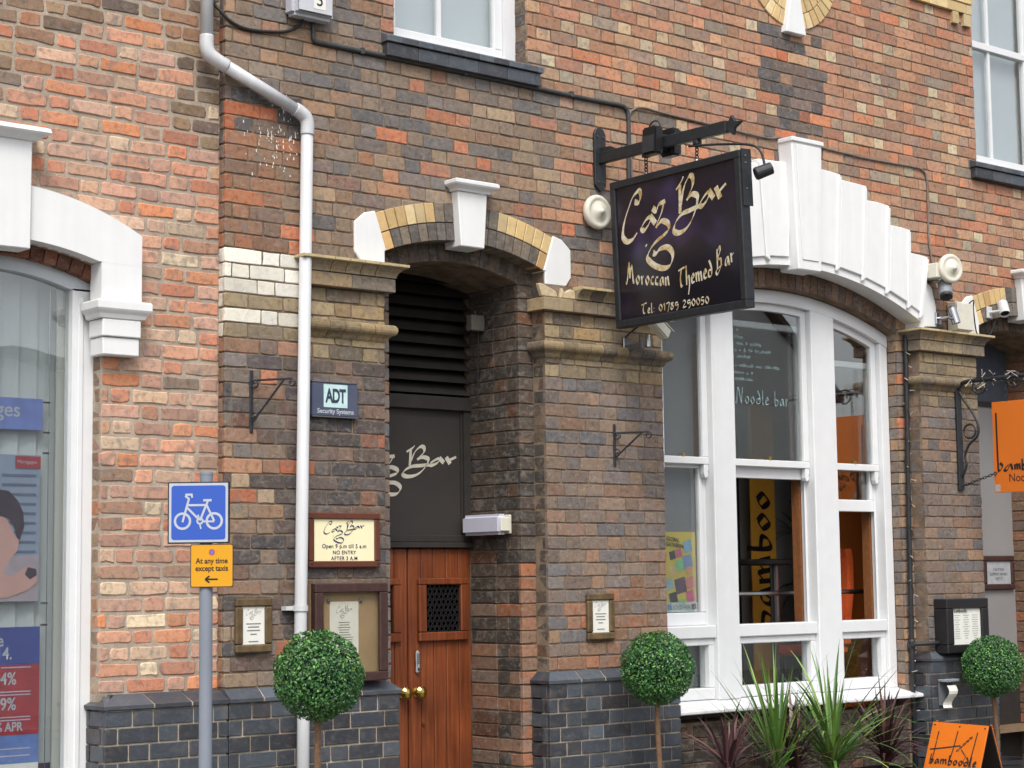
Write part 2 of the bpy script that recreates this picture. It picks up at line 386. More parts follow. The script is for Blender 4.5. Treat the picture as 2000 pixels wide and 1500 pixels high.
PEN = {  # small pen alphabet: width, strokes
 'M': (1.0, [[(0.0, 0.15), (0.05, 0.0), (0.2, 0.5), (0.38, 1.25), (0.42, 0.3)], [(0.42, 0.3), (0.66, 1.05), (0.78, 0.1), (0.88, 0.0)]]),
 'o': (0.5, [[(0.25, 0.52), (0.06, 0.3), (0.2, 0.02), (0.4, 0.26), (0.25, 0.52)]]),
 'r': (0.42, [[(0.08, 0.52), (0.12, 0.0)], [(0.12, 0.34), (0.36, 0.5)]]),
 'c': (0.42, [[(0.36, 0.48), (0.12, 0.42), (0.08, 0.12), (0.34, 0.04)]]),
 'a': (0.52, [[(0.36, 0.5), (0.14, 0.36), (0.08, 0.08), (0.22, 0.06), (0.36, 0.36)], [(0.36, 0.5), (0.46, 0.0)]]),
 'n': (0.52, [[(0.08, 0.52), (0.1, 0.0)], [(0.1, 0.3), (0.32, 0.5), (0.42, 0.0)]]),
 'T': (0.72, [[(0.0, 0.95), (0.3, 1.02), (0.7, 1.1)], [(0.34, 1.0), (0.2, 0.5), (0.28, 0.05), (0.46, 0.1)]]),
 'h': (0.52, [[(0.1, 1.1), (0.08, 0.0)], [(0.1, 0.3), (0.34, 0.5), (0.4, 0.05), (0.24, -0.55)]]),
 'e': (0.44, [[(0.08, 0.26), (0.34, 0.36), (0.22, 0.52), (0.08, 0.3), (0.14, 0.04), (0.38, 0.08)]]),
 'm': (0.78, [[(0.08, 0.52), (0.1, 0.0)], [(0.1, 0.3), (0.3, 0.5), (0.38, 0.0)], [(0.38, 0.3), (0.58, 0.5), (0.68, 0.0)]]),
 'd': (0.54, [[(0.38, 0.4), (0.12, 0.36), (0.1, 0.06), (0.38, 0.1), (0.42, 0.5), (0.2, 0.95)]]),
 'l': (0.26, [[(0.12, 1.0), (0.1, 0.1), (0.2, 0.0)]]), 'b': (0.5, [[(0.1, 1.0), (0.1, 0.05), (0.32, 0.06), (0.4, 0.34), (0.14, 0.42)]]),
 'B': (0.8, [[(0.16, 1.2), (0.12, 0.1)], [(0.1, 0.9), (0.4, 1.3), (0.48, 1.1), (0.22, 0.66), (0.5, 0.6), (0.46, 0.2), (0.1, -0.2), (0.0, 0.0), (0.6, 0.3)]]),
 'N': (0.9, [[(0.0, 0.1), (0.12, 0.05), (0.28, 1.1), (0.6, 0.0)], [(0.6, 0.0), (0.74, 1.1)]]),
 ':': (0.25, [[(0.08, 0.40), (0.13, 0.44)], [(0.08, 0.05), (0.13, 0.09)]]), ' ': (0.4, []),
 '0': (0.56, [[(0.28, 0.72), (0.06, 0.38), (0.28, 0.02), (0.5, 0.36), (0.28, 0.72)]]), '1': (0.36, [[(0.06, 0.56), (0.22, 0.72), (0.2, 0.0)]]),
 '7': (0.52, [[(0.04, 0.66), (0.46, 0.7), (0.2, -0.2)]]), '8': (0.54, [[(0.44, 0.66), (0.12, 0.6), (0.42, 0.24), (0.2, 0.0), (0.08, 0.22), (0.44, 0.66)]]),
 '9': (0.54, [[(0.44, 0.62), (0.12, 0.6), (0.16, 0.32), (0.44, 0.4), (0.4, 0.0), (0.2, -0.16)]]), '2': (0.54, [[(0.06, 0.58), (0.26, 0.72), (0.4, 0.5), (0.06, 0.02), (0.48, 0.06)]]),
 '5': (0.5, [[(0.42, 0.7), (0.14, 0.68), (0.12, 0.42), (0.38, 0.36), (0.34, 0.06), (0.06, 0.0)]]),
}
def pen_letters(body, x, z, size, slope, sx, M, a, b, ang, lift, mat, parent):
    cx = x
    for ch_ in body:
        wd, sts = PEN[ch_]
        st = [[(cx + px * size * sx, z + pz * size + (cx - x) * slope) for px, pz in q] for q in sts]
        if st:
            o_ = nib_strokes(st, M, a, b, ang, lift).build('letter', mat, parent)
            if ch_ == ':': stuff(o_)
        cx += (wd + 0.06) * size * sx
def pen_text(body, x, z, size, slope=0.0, sx=1.0):
    out = []; cx = x
    for ch in body:
        wd, sts = PEN[ch]
        for st in sts: out.append([(cx + px * size * sx, z + pz * size + (cx - x) * slope) for px, pz in st])
        cx += (wd + 0.06) * size * sx
    return out, cx

# ---------------------------------------------------------------- brickwork
class Front:
    def __init__(s, y): s.y = y
    def __call__(s, u, d, z): return (u, s.y + d, z)
class Left:                       # a return that faces -x
    def __init__(s, x): s.x = x
    def __call__(s, u, d, z): return (s.x + d, u, z)
class Right_:                     # a return that faces +x
    def __init__(s, x): s.x = x
    def __call__(s, u, d, z): return (s.x - d, u, z)

def slip(mp, u0, u1, z0, z1, depth=0.022, ch=0.0035, j=0.0022, proud=0.0, rk=1.0):
    """one brick: rounded corners, chamfered arris, slightly uneven outline"""
    r = rng.uniform; q = lambda k=1.0: r(-j, j) * k; f = r(-0.0025, 0.0005) - proud; tl = r(-0.0018, 0.0018); tz = r(-0.0012, 0.0012)
    L = u1 - u0; rc = min(0.007, L * 0.2) * r(0.5, 1.5) * rk
    du = [q() for _ in range(4)]; dz = [q() for _ in range(4)]
    A = [(u0 + rc, z0), (u0 + L * r(0.4, 0.6), z0 + q(1.2)), (u1 - rc, z0), (u1, z0 + rc), (u1 + q(), (z0 + z1) / 2), (u1, z1 - rc), (u1 - rc, z1), (u0 + L * r(0.4, 0.6), z1 + q(1.2)), (u0 + rc, z1), (u0, z1 - rc), (u0 + q(), (z0 + z1) / 2), (u0, z0 + rc)]
    k = (0, 0, 1, 1, 1, 2, 2, 2, 3, 3, 3, 0)
    A = [(a + du[i] + q(0.4), b + dz[i] + q(0.4)) for (a, b), i in zip(A, k)]
    cu = (u0 + u1) / 2; cz = (z0 + z1) / 2; n = 12; hu = L / 2; hz = (z1 - z0) / 2
    V = [mp(a, depth, b) for a, b in A] + [mp(a, f + ch * 0.9, b) for a, b in A]
    V += [mp(cu + (a - cu) * (1 - ch / hu), f + tl * (a - cu) / hu + tz * (b - cz) / hz, cz + (b - cz) * (1 - ch / hz)) for a, b in A]
    F = []
    for i in range(n):
        m = (i + 1) % n; F += [(i, m, n + m, n + i), (n + i, n + m, 2 * n + m, 2 * n + i)]
    F.append(tuple(range(2 * n, 3 * n)))
    return V, F
BR = []     # collected bricks: dict(V, F, c, owner, mat)
def course_bricks(u0, u1, z0, g, n, pair, joint, allowed, phase=0.0, jit=0.005):
    st = (pair - 2 * joint) * 0.675; hd = (pair - 2 * joint) * 0.325; out = []
    for k in range(n):
        za = z0 + k * g + joint / 2; zb = z0 + (k + 1) * g - joint / 2; zm = (za + zb) / 2
        u = u0 - pair + phase + (pair / 2 if k % 2 else 0.0) + rng.uniform(-0.02, 0.02); head = False
        iv = allowed(zm); cells = []
        while u < u1 + pair:
            L = (hd if head else st) + rng.uniform(-jit, jit)
            cells.append((u, u + L, head)); u += L + joint; head = not head
        for a, b in iv:
            mine = [[max(p, a), min(q, b), h] for p, q, h in cells if min(q, b) - max(p, a) > 0.012]
            if mine:
                if mine[0][0] - a < 0.03: mine[0][0] = a
                if b - mine[-1][1] < 0.03: mine[-1][1] = b
                if len(mine) > 1 and mine[0][1] - mine[0][0] < 0.035: mine[1][0] = mine[0][0]; mine.pop(0)
                if len(mine) > 1 and mine[-1][1] - mine[-1][0] < 0.035: mine[-2][1] = mine[-1][1]; mine.pop()
            for p, q, h in mine:
                if q - p > 0.02: out.append((p, q, za, zb, h, k))
    return out
def pick(pal):
    c = pick0(pal); w = rng.uniform(0.92, 1.08); d = pick0(pal); k = rng.uniform(0, 0.45)
    return tuple(min(255, (a * (1 - k) + b * k) * w) for a, b in zip(c, d))
def pick0(pal):
    t = rng.random() * sum(p[3] for p in pal)
    for p in pal:
        t -= p[3]
        if t <= 0: return p[:3]
    return pal[-1][:3]
P_BANK = [(212, 156, 128, 18), (206, 164, 144, 20), (216, 182, 156, 14), (228, 208, 176, 11), (186, 148, 130, 12), (160, 136, 118, 7), (218, 142, 100, 9), (206, 138, 110, 10)]
P_BANKD = [(178, 136, 108, 18), (152, 126, 104, 22), (136, 116, 100, 16), (204, 138, 102, 12), (178, 152, 122, 12), (120, 108, 102, 9)]
P_UP = [(194, 146, 116, 20), (182, 138, 112, 20), (200, 162, 128, 16), (170, 140, 122, 14), (214, 142, 106, 9), (160, 146, 130, 8), (188, 134, 110, 10)]
P_UPH = [(194, 146, 116, 14), (182, 138, 112, 14), (204, 176, 142, 12), (210, 194, 162, 12), (170, 140, 122, 12), (214, 142, 106, 8), (164, 152, 132, 6)]
P_MID = [(152, 130, 110, 20), (140, 124, 110, 20), (128, 120, 116, 14), (170, 136, 108, 14), (116, 114, 114, 9), (210, 132, 98, 5), (174, 152, 126, 8), (158, 124, 104, 8)]
P_PIER = [(134, 118, 108, 20), (126, 116, 112, 18), (144, 124, 108, 18), (118, 116, 117, 12), (152, 120, 100, 10), (164, 134, 110, 6)]
P_PIERL = [(160, 118, 94, 20), (148, 118, 98, 18), (134, 114, 102, 14), (180, 118, 86, 8), (154, 128, 104, 8)]
P_DARK = [(100, 91, 88, 22), (88, 85, 86, 20), (114, 98, 91, 18), (106, 95, 86, 12), (196, 112, 76, 6), (130, 106, 92, 8)]
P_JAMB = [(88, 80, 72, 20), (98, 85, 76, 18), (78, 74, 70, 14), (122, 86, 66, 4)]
P_BUFF = [(168, 150, 118, 20), (154, 137, 110, 18), (134, 121, 102, 14), (176, 148, 108, 10), (118, 108, 96, 8)]
P_YEL = [(214, 186, 132, 20), (206, 174, 120, 18), (220, 196, 150, 12), (204, 166, 112, 6)]
P_WHT = [(232, 228, 214, 20), (222, 216, 200, 12), (236, 234, 226, 14)]
P_BLUE = [(72, 79, 88, 20), (60, 65, 73, 18), (84, 93, 102, 12), (52, 54, 60, 12), (64, 62, 66, 8)]
KB = 0.73
def lin(c, k=KB): return tuple(v * k for v in s2l(c))
def add(mp, u0, u1, z0, z1, c, owner, mat=None, **kw):
    V, F = slip(mp, u0, u1, z0, z1, **kw); BR.append(dict(V=V, F=F, c=c, o=owner, m=mat or BRICK))

GB = 0.0805; ZB = 1.105                      # bar courses
GK = 0.0819; ZK = 1.10                       # bank courses
YK = 0.06                                     # bank wall sits 6 cm behind the bar wall
X_STEP = 5.258
DOOR_C, DOOR_H = 6.912, 0.603                 # doorway centre, half width
NOOD_C = 12.47; NOOD_H = 0.643
def HW(c): return DOOR_H if c == DOOR_C else NOOD_H
WIN_C, WIN_H = 9.827, 1.32                   # arched window, outer half width
def arc_z(x, c, crown, rad): d = min(abs(x - c), rad * 0.98); return crown - rad + math.sqrt(rad * rad - d * d)
UPW = [(6.39, 7.41), (11.93, 12.95)]
OC = (9.85, 5.948)

bank = thing('bank_building', 'red and orange brick bank front with wide pale mortar joints and white window hood', 'building', (4.0, 0.3, 0))
bar = thing('bar_building', 'sooty brown brick bar front with arched doorway and large white arched window', 'building', (8.9, 0.3, 0))

def subtract(iv, a, b):
    out = []
    for p, q in iv:
        if b <= p or a >= q: out.append((p, q)); continue
        if a > p: out.append((p, a))
        if b < q: out.append((b, q))
    return out
def bar_allowed(z):
    iv = [(X_STEP, 17.0)]
    for c in (DOOR_C, NOOD_C):
        if z < 3.46: iv = subtract(iv, c - HW(c), c + HW(c))
        else:
            rad = 1.80; d2 = rad * rad - (z - 2.02) ** 2
            if d2 > 0: iv = subtract(iv, c - min(math.sqrt(d2), 0.70), c + min(math.sqrt(d2), 0.70))
    if z < 3.46: iv = subtract(iv, WIN_C - WIN_H, WIN_C + WIN_H)
    else:
        for hw, top in ((1.40, 3.70), (1.30, 3.90), (1.10, 4.09), (0.90, 4.25), (0.62, 4.36), (0.40, 4.42)):
            if z < top: iv = subtract(iv, WIN_C - hw, WIN_C + hw); break
    for a, b in UPW:
        if z > 4.77: iv = subtract(iv, a, b)
        elif z > 4.66: iv = subtract(iv, a - 0.06, b + 0.03)
    d2 = 0.46 ** 2 - (z - OC[1]) ** 2
    if d2 > 0: iv = subtract(iv, OC[0] - math.sqrt(d2), OC[0] + math.sqrt(d2))
    # capitals and bands are laid on their own
    if 3.279 < z < 3.45: iv = subtract(iv, 5.80, 6.4)
    return iv
def bar_col(x, z, head):
    if x < 6.32:
        if x < 5.80 and 2.95 < z < 3.44:
            k = round((z - ZB) / GB - 0.5)
            if k in (28, 27, 26, 24): return lin(pick(P_WHT), 0.86), GLAZED
            return lin(pick(P_BUFF)), BRICK
        if 2.88 < z < 3.44 and x >= 5.72: return lin(pick(P_BUFF)), BRICK
        if z < 2.9: 
            if x < 5.6 and rng.random() < 0.55: return lin(pick(P_MID)), BRICK
            return lin(pick(P_DARK)), BRICK
        if x < 5.75 and z > 4.05 and z < 4.35: return lin(pick(P_DARK), 0.8), BRICK
        if x < 5.7 and z < 4.05: return lin(pick(P_PIERL)), BRICK
        return lin(pick(P_MID)), BRICK
    if z > 3.6:
        if abs(x - WIN_C) < 0.35 and z < 5.45 and rng.random() < 0.75: return lin(pick(P_DARK), 0.95), BRICK
        if z > 4.72 or x > 8.6:
            dirty = (x > 11.2 and z > 5.75) or (abs(x - 9.85) < 0.8 and z < 4.75)
            return lin(pick(P_UPH if head else P_UP), 0.7 if dirty else KB), BRICK
        if x < 8.6:
            t = min(max((x - 7.1) / 1.3, 0), 1)
            return lin(pick(P_UP if rng.random() < t * 0.6 else P_MID)), BRICK
    if 2.9 < z < 3.45 and (7.4 < x < 8.6 or x > 11.0): return lin(pick(P_BUFF)), BRICK
    if 7.4 < x < 8.6:
        return lin(pick(P_PIERL if (z < 1.75 and rng.random() < (1.9 - z)) else P_PIER)), BRICK
    if x > 11: return lin(pick(P_PIER)), BRICK
    return lin(pick(P_MID)), BRICK
fb = Front(0.0)
for p, q, za, zb, h, k in course_bricks(X_STEP, 17.0, ZB, GB, 70, 0.337, 0.0085, bar_allowed):
    c, m = bar_col((p + q) / 2, (za + zb) / 2, h)
    add(fb, p, q, za, zb, c, 'bar', m, rk=0.7)

def bank_allowed(z):
    iv = [(2.2, X_STEP - 0.001)]
    if z < 3.28: iv = subtract(iv, 3.43, 4.571)
    else:
        rad = 1.50; d2 = rad * rad - (z - (3.632 - 1.55)) ** 2
        if d2 > 0: iv = subtract(iv, 4.0 - min(math.sqrt(d2), 0.72), 4.0 + min(math.sqrt(d2), 0.72))
    return iv
fk = Front(YK)
for p, q, za, zb, h, k in course_bricks(2.2, X_STEP, ZK, GK, 58, 0.345, 0.0165, bank_allowed, 0.13, 0.011):
    x = (p + q) / 2; z = (za + zb) / 2
    dirty = z > 4.25 + 0.4 * math.sin(x * 3) or (x > 5.0 and z > 3.95)
    add(fk, p, q, za, zb, lin(pick(P_BANKD if (dirty and rng.random() < 0.8) else P_BANK), (0.58 if (x > 5.02 and z > 3.9) else 0.70 if dirty else 0.77)), 'bank', None, ch=0.005, j=0.0042)

def ret(mp, u0, u1, z0, z1, g, zbase, pal, owner, k_=KB, pair=0.337, joint=0.0085, split=None):
    k = int(math.floor((z0 - zbase) / g + 0.001)); n = int(round((z1 - z0) / g))
    for i in range(n):
        za = zbase + (k + i) * g + joint / 2; zb = za + g - joint
        cuts = [u0, u1]
        if u1 - u0 > 0.16:
            u = u0 + (0.10 if i % 2 else 0.215); cuts = [u0]; hd = bool(i % 2)
            while u < u1 - 0.04: cuts.append(u); hd = not hd; u += 0.11 if not hd else 0.225
            cuts.append(u1)
        for a, b in zip(cuts[:-1], cuts[1:]):
            add(mp, a + (joint / 2 if a > u0 else 0), b - (joint / 2 if b < u1 else 0), za, zb, lin(pick(pal(a, za) if callable(pal) else pal), k_), owner, rk=0.35)
# returns: step between bank and bar, doorway jambs, window jambs, bank reveal
ret(Left(X_STEP), 0.0195, YK + 0.004, ZB, ZB + 59 * GB, GB, ZB, lambda u, z: P_WHT if (2.95 < z < 3.4) else (P_PIERL if z < 4 else P_DARK), 'bar', 0.7)
for c in (DOOR_C, NOOD_C):
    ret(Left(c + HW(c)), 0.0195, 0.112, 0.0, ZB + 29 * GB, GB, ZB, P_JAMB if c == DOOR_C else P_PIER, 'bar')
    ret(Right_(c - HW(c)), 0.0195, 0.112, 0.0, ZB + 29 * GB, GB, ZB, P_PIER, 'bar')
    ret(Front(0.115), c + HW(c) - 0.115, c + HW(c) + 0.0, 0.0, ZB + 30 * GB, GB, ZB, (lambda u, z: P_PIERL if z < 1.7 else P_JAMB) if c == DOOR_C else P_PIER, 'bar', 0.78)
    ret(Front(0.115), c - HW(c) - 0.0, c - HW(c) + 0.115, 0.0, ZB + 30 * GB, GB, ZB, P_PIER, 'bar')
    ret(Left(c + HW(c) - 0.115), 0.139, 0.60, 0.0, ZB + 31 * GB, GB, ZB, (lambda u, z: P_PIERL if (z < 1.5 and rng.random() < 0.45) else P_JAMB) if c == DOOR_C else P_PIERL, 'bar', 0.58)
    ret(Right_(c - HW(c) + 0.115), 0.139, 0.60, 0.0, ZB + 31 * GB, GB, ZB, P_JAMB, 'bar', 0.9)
for s in (1, -1):
    xo = WIN_C + s * WIN_H; xi = xo - s * 0.115
    L_ = Left if s > 0 else Right_
    ret(L_(xo), 0.0195, 0.112, 0.0, ZB + 30 * GB, GB, ZB, P_PIER, 'bar', 0.7)
    ret(Front(0.115), min(xo, xi), max(xo, xi), 0.0, ZB + 31 * GB, GB, ZB, P_MID, 'bar', 0.75)
    ret(L_(xi), 0.139, 0.205, 0.0, ZB + 31 * GB, GB, ZB, P_MID, 'bar', 0.75)
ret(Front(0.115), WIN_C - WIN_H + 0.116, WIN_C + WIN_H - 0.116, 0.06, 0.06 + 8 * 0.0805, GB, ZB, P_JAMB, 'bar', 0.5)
ret(Left(4.571), YK + 0.0195, 0.15, ZK, ZK + 21 * GK, GK, ZK, P_BANKD, 'bank', 0.75, joint=0.012)
for a, b in UPW:
    ret(Left(b), 0.0195, 0.125, ZB + 46 * GB, ZB + 70 * GB, GB, ZB, P_DARK, 'bar', 0.8)
    ret(Right_(a), 0.0195, 0.125, ZB + 46 * GB, ZB + 70 * GB, GB, ZB, P_MID, 'bar')

def emit_bricks(owner, parent, limit, stuffname):
    L = [b for b in BR if b['o'] == owner]
    for b in L:
        xs = [proj(v) for v in b['V'][24:]]
        w_ = max(p[0] for p in xs) - min(p[0] for p in xs); h_ = max(p[1] for p in xs) - min(p[1] for p in xs)
        cx = sum(p[0] for p in xs) / 12; cy = sum(p[1] for p in xs) / 12
        b['a'] = w_ * h_ if (5 < cx < 1995 and 5 < cy < 1495) else w_ * h_ * 1e-4
    L.sort(key=lambda b: -b['a'])
    for b in L[:limit]:
        me = bpy.data.meshes.new('brick'); me.from_pydata(b['V'], [], b['F'])
        o = link('brick', me, b['m'], parent); setcol(me, [b['c']] * 36)
    rest = L[limit:]
    if rest:
        V = []; F = []; C = []; mi = []; mats = []
        for b in rest:
            if b['m'] not in mats: mats.append(b['m'])
            i = len(V); V += b['V']; F += [tuple(i + q for q in f) for f in b['F']]; C += [b['c']] * 36; mi += [mats.index(b['m'])] * len(b['F'])
        me = bpy.data.meshes.new(stuffname); me.from_pydata(V, [], F)
        o = link(stuffname, me, mats, parent); setcol(me, C); me.polygons.foreach_set('material_index', mi); stuff(o)
emit_bricks('bar', bar, 300, 'small_bricks'); emit_bricks('bank', bank, 290, 'small_bricks')

# wall cores (mortar) as strips between openings
def wall_core(name, x0, x1, z0, z1, y0, y1, open_at, xs, mat, parent):
    mb = MB(); xs = sorted(set([x0, x1] + [x for x in xs if x0 < x < x1]))
    for a, b in zip(xs[:-1], xs[1:]):
        m = (a + b) / 2; ia = open_at(m, a); ib = open_at(m, b)
        edges_a = [z0] + [v for o in ia for v in o] + [z1]; edges_b = [z0] + [v for o in ib for v in o] + [z1]
        for k in range(0, len(edges_a), 2):
            za, zt, zc, zd = edges_a[k], edges_a[k + 1], edges_b[k], edges_b[k + 1]
            if zt - za < 1e-4 and zd - zc < 1e-4: continue
            mb.prism([(a, za), (b, zc), (b, zd), (a, zt)], y0, y1)
    return mb.build(name, mat, parent)
def bar_open(m, x):
    o = []
    for c in (DOOR_C, NOOD_C):
        if abs(m - c) < HW(c): o.append((0.0, arc_z(x, c, 3.64, 1.62)))
    if abs(m - WIN_C) < WIN_H: o.append((0.0, arc_z(x, WIN_C, 3.775, 3.11)))
    for a, b in UPW:
        if a < m < b: o.append((4.77, 6.95))
    if abs(m - OC[0]) < 0.27:
        h_ = math.sqrt(max(0.27 ** 2 - (x - OC[0]) ** 2, 0)); o.append((OC[1] - h_, OC[1] + h_))
    return o
xs = [v for a, b in UPW for v in (a, b)] + [OC[0] + 0.27 * math.cos(math.pi * i / 16) for i in range(17)]
for c, hw, n in ((DOOR_C, DOOR_H, 20), (NOOD_C, NOOD_H, 20), (WIN_C, WIN_H, 32)): xs += [c - hw + 2 * hw * i / n for i in range(n + 1)]
wall_core('wall', X_STEP + 0.007, 17.0, 0, 6.74, 0.0048, 0.118, bar_open, xs, MORT_BAR, bar)
def bar_open2(m, x):
    o = []
    for c in (DOOR_C, NOOD_C):
        if abs(m - c) < HW(c) - 0.108: o.append((0.0, arc_z(x, c, 3.535, 1.45)))
    if abs(m - WIN_C) < WIN_H - 0.108: o.append((0.72, arc_z(x, WIN_C, 3.64, 3.25)))
    for a, b in UPW:
        if a < m < b: o.append((4.77, 6.95))
    if abs(m - OC[0]) < 0.27:
        h_ = math.sqrt(max(0.27 ** 2 - (x - OC[0]) ** 2, 0)); o.append((OC[1] - h_, OC[1] + h_))
    return o
xs2 = [v for a, b in UPW for v in (a, b)] + [OC[0] + 0.27 * math.cos(math.pi * i / 16) for i in range(17)]
for c, hw, n in ((DOOR_C, DOOR_H - 0.108, 20), (NOOD_C, NOOD_H - 0.108, 20), (WIN_C, WIN_H - 0.108, 32)): xs2 += [c - hw + 2 * hw * i / n for i in range(n + 1)]
wall_core('wall_inner_leaf', X_STEP + 0.007, 17.0, 0, 6.74, 0.1225, 0.34, bar_open2, xs2, MORT_BAR, bar)
# deep jamb cores behind the doorway bricks
for c in (DOOR_C, NOOD_C):
    xi = HW(c) - 0.108
    MB().box(c + xi, c + xi + 0.25, 0.342, 0.66, 0, 3.72).box(c - xi - 0.25, c - xi, 0.342, 0.66, 0, 3.72).build('doorway_jamb', MORT_BAR, bar)
    mb = MB(); n = 16
    for i in range(n):
        a = c - xi + 2 * xi * i / n; b = a + 2 * xi / n
        mb.prism([(a, arc_z(a, c, 3.535, 1.45)), (b, arc_z(b, c, 3.535, 1.45)), (b, 3.72), (a, 3.72)], 0.343, 0.66)
    mb.build('doorway_vault', MORT_BAR, bar)
def bank_open(m, x):
    return [(0.0, arc_z(x, 4.0, 3.36, 1.74))] if abs(m - 4.0) < 0.571 else []
wall_core('wall', 2.2, X_STEP + 0.006, 0, 5.85, YK + 0.0045, 0.32, bank_open, [4.0 - 0.571 + 1.142 * i / 20 for i in range(21)], MORT_BANK, bank)

# ---------------------------------------------------------------- arches
def ringpt(c, cz, rad, a): return (c + rad * math.sin(a), cz + rad * math.cos(a))
def vouss(c, cz, r0, r1, a0, a1, y0, y1, M=None):
    g = 0.0028; A = a0 + g / r0; B = a1 - g / r0
    return MB().prism([ringpt(c, cz, r0, A), ringpt(c, cz, r1, A), ringpt(c, cz, r1, B), ringpt(c, cz, r0, B)], y0, y1)
def brickobj(mb, name, mat, parent, c, bev=0.0025):
    me = mb.mesh(name, bev); setcol(me, [c] * len(me.vertices)); return link(name, me, mat, parent)
P_SOOT = [(124, 116, 106, 20), (112, 106, 102, 14), (134, 122, 106, 10), (104, 98, 96, 8)]
DARKJ = plain('dark_arch_joint', (70, 60, 48), 0.9)
def door_arch(c, sooty, keycap=True):
    e = bpy.data.objects.new('door_arch', None); COL.objects.link(e); WLOC[e.name] = Vector((c, 0, 3.46)); e.parent = bar; e.location = WLOC[e.name] - WLOC[bar.name]
    cz = 2.02; r0, r1, r2 = 1.62, 1.725, 1.842
    aS = 0.375                                    # springer side angle
    n = 8; key = 0.055
    mbk = MB()
    st = (aS - key) / n
    for s in (-1, 1):
        for ring, (ra, rb) in enumerate(((r0, r1), (r1, r2))):
            for i in range(n):
                a0 = key + i * st; a1 = a0 + st
                yellow = (i >= n - 1) if ring == 0 else (i >= 2)
                col = lin(pick(P_YEL), 0.85) if yellow else lin(pick(P_SOOT), 0.7)
                A, B = (a0, a1) if s > 0 else (-a1, -a0)
                brickobj(vouss(c, cz, ra + (0.0 if ring == 0 else 0.003), rb - (0.003 if ring == 0 else 0), A, B, -0.006, 0.112), 'arch_brick', GLAZED if yellow else BRICK, e, col)
    MB().prism([ringpt(c, cz, r0 + 0.004, -aS + 2 * aS * i / 24) for i in range(25)] + [ringpt(c, cz, r2 - 0.004, aS - 2 * aS * i / 24) for i in range(25)], 0.002, 0.006).build('arch_joint', DARKJ, e)
    # inner order, set back
    cz2 = 3.535 - 1.45; n2 = 13; h2 = 0.335
    for i in range(n2):
        a0 = -h2 + 2 * h2 * i / n2
        brickobj(vouss(c, cz2, 1.45, 1.56, a0, a0 + 2 * h2 / n2, 0.1165, 0.1205), 'arch_brick', BRICK, e, lin(pick(P_JAMB), 0.85))
    # springers (white stone) and keystone
    for s in (-1, 1):
        p1 = ringpt(c, cz, r0 - 0.003, s * aS); p2 = ringpt(c, cz, r2 + 0.012, s * (aS - 0.004))
        poly = [(c + s * 0.605, 3.441), (c + s * 0.605, p1[1]), p1, p2, (c + s * 0.745, p2[1] - 0.018), (c + s * 0.815, 3.672), (c + s * 0.815, 3.50), (c + s * 0.77, 3.441)]
        MB().prism(poly, -0.012, 0.113).build('springer_stone', WHITE, e, bev=0.006)
    k = MB().prism([(c - 0.088, 3.598), (c + 0.088, 3.598), (c + 0.112, 3.925), (c - 0.112, 3.925)], -0.062, 0.10).build('keystone', WHITE, e, bev=0.006)
    prof = [(0.0, 3.926), (0.012, 3.926), (0.016, 3.938), (0.03, 3.95), (0.045, 3.955), (0.052, 3.965), (0.052, 3.982), (0.04, 3.99), (0.0, 3.992)]
    mb = MB()
    A = [(c - 0.112 - p, -0.062 - p, z) for p, z in prof]; B = [(c + 0.112 + p, -0.062 - p, z) for p, z in prof]
    A2 = [(c - 0.112 - p, 0.0, z) for p, z in prof]; B2 = [(c + 0.112 + p, 0.0, z) for p, z in prof]
    mb.loft(A2, A, False).loft(A, B, False).loft(B, B2, False)
    mb.build('keystone_cap', WHITE, e)
    return e
door_arch(DOOR_C, True); door_arch(NOOD_C, True)

# stepped white arch over the large window
e = bpy.data.objects.new('window_arch', None); COL.objects.link(e); WLOC[e.name] = Vector((WIN_C, 0, 3.46)); e.parent = bar; e.location = WLOC[e.name] - WLOC[bar.name]
steps = [(0.10, 0.135, 0.43, 0.385, 4.48), (0.43, 0.385, 0.705, 0.66, 4.43), (0.705, 0.66, 0.96, 0.925, 4.318), (0.96, 0.925, 1.185, 1.163, 4.165), (1.185, 1.163, 1.385, 1.30, 3.985)]
ZI = lambda x: arc_z(x, WIN_C, 3.775, 3.11)
for s in (-1, 1):
    for i, (ta, ba, tb, bb, zt) in enumerate(steps):
        x0, x1 = WIN_C + s * ba, WIN_C + s * bb
        za = ZI(x0) + 0.05; zb_ = ZI(x1) + 0.075
        g = 0.0022
        jag = [(WIN_C + s * (tb - g), zt - 0.012), (WIN_C + s * ((ta + tb) / 2), zt - 0.003 + rng.uniform(-0.003, 0.003)), (WIN_C + s * (ta + g), zt)]
        # each block has a main face and a thin raised edge towards the keystone
        poly = [(WIN_C + s * (ba + g), za), (WIN_C + s * (bb - g), zb_ - 0.02), (WIN_C + s * (tb - g), zt - 0.012)] + jag[1:2] + [(WIN_C + s * (ta + g), zt)]
        MB().prism(poly, -0.060 - 0.004 * (i % 2), 0.05).build('voussoir_stone', WHITE, e, bev=0.005)
        ed = [(WIN_C + s * (bb - 0.045), zb_ - 0.055), (WIN_C + s * (bb - g * 2), zb_ - 0.03), (WIN_C + s * (tb - g * 2), zt - 0.03), (WIN_C + s * (tb - 0.04), zt - 0.03)]
        MB().prism(ed, -0.072, -0.05).build('voussoir_edge', WHITE, e, bev=0.004)
    poly = [(WIN_C + s * 1.302, 3.441), (WIN_C + s * 1.50, 3.441), (WIN_C + s * 1.50, 3.62), (WIN_C + s * 1.455, 3.76), (WIN_C + s * 1.388, 3.80), (WIN_C + s * 1.345, 3.62), (WIN_C + s * 1.30, 3.52)]
    MB().prism(poly, -0.03, 0.113).build('springer_stone', WHITE, e, bev=0.006)
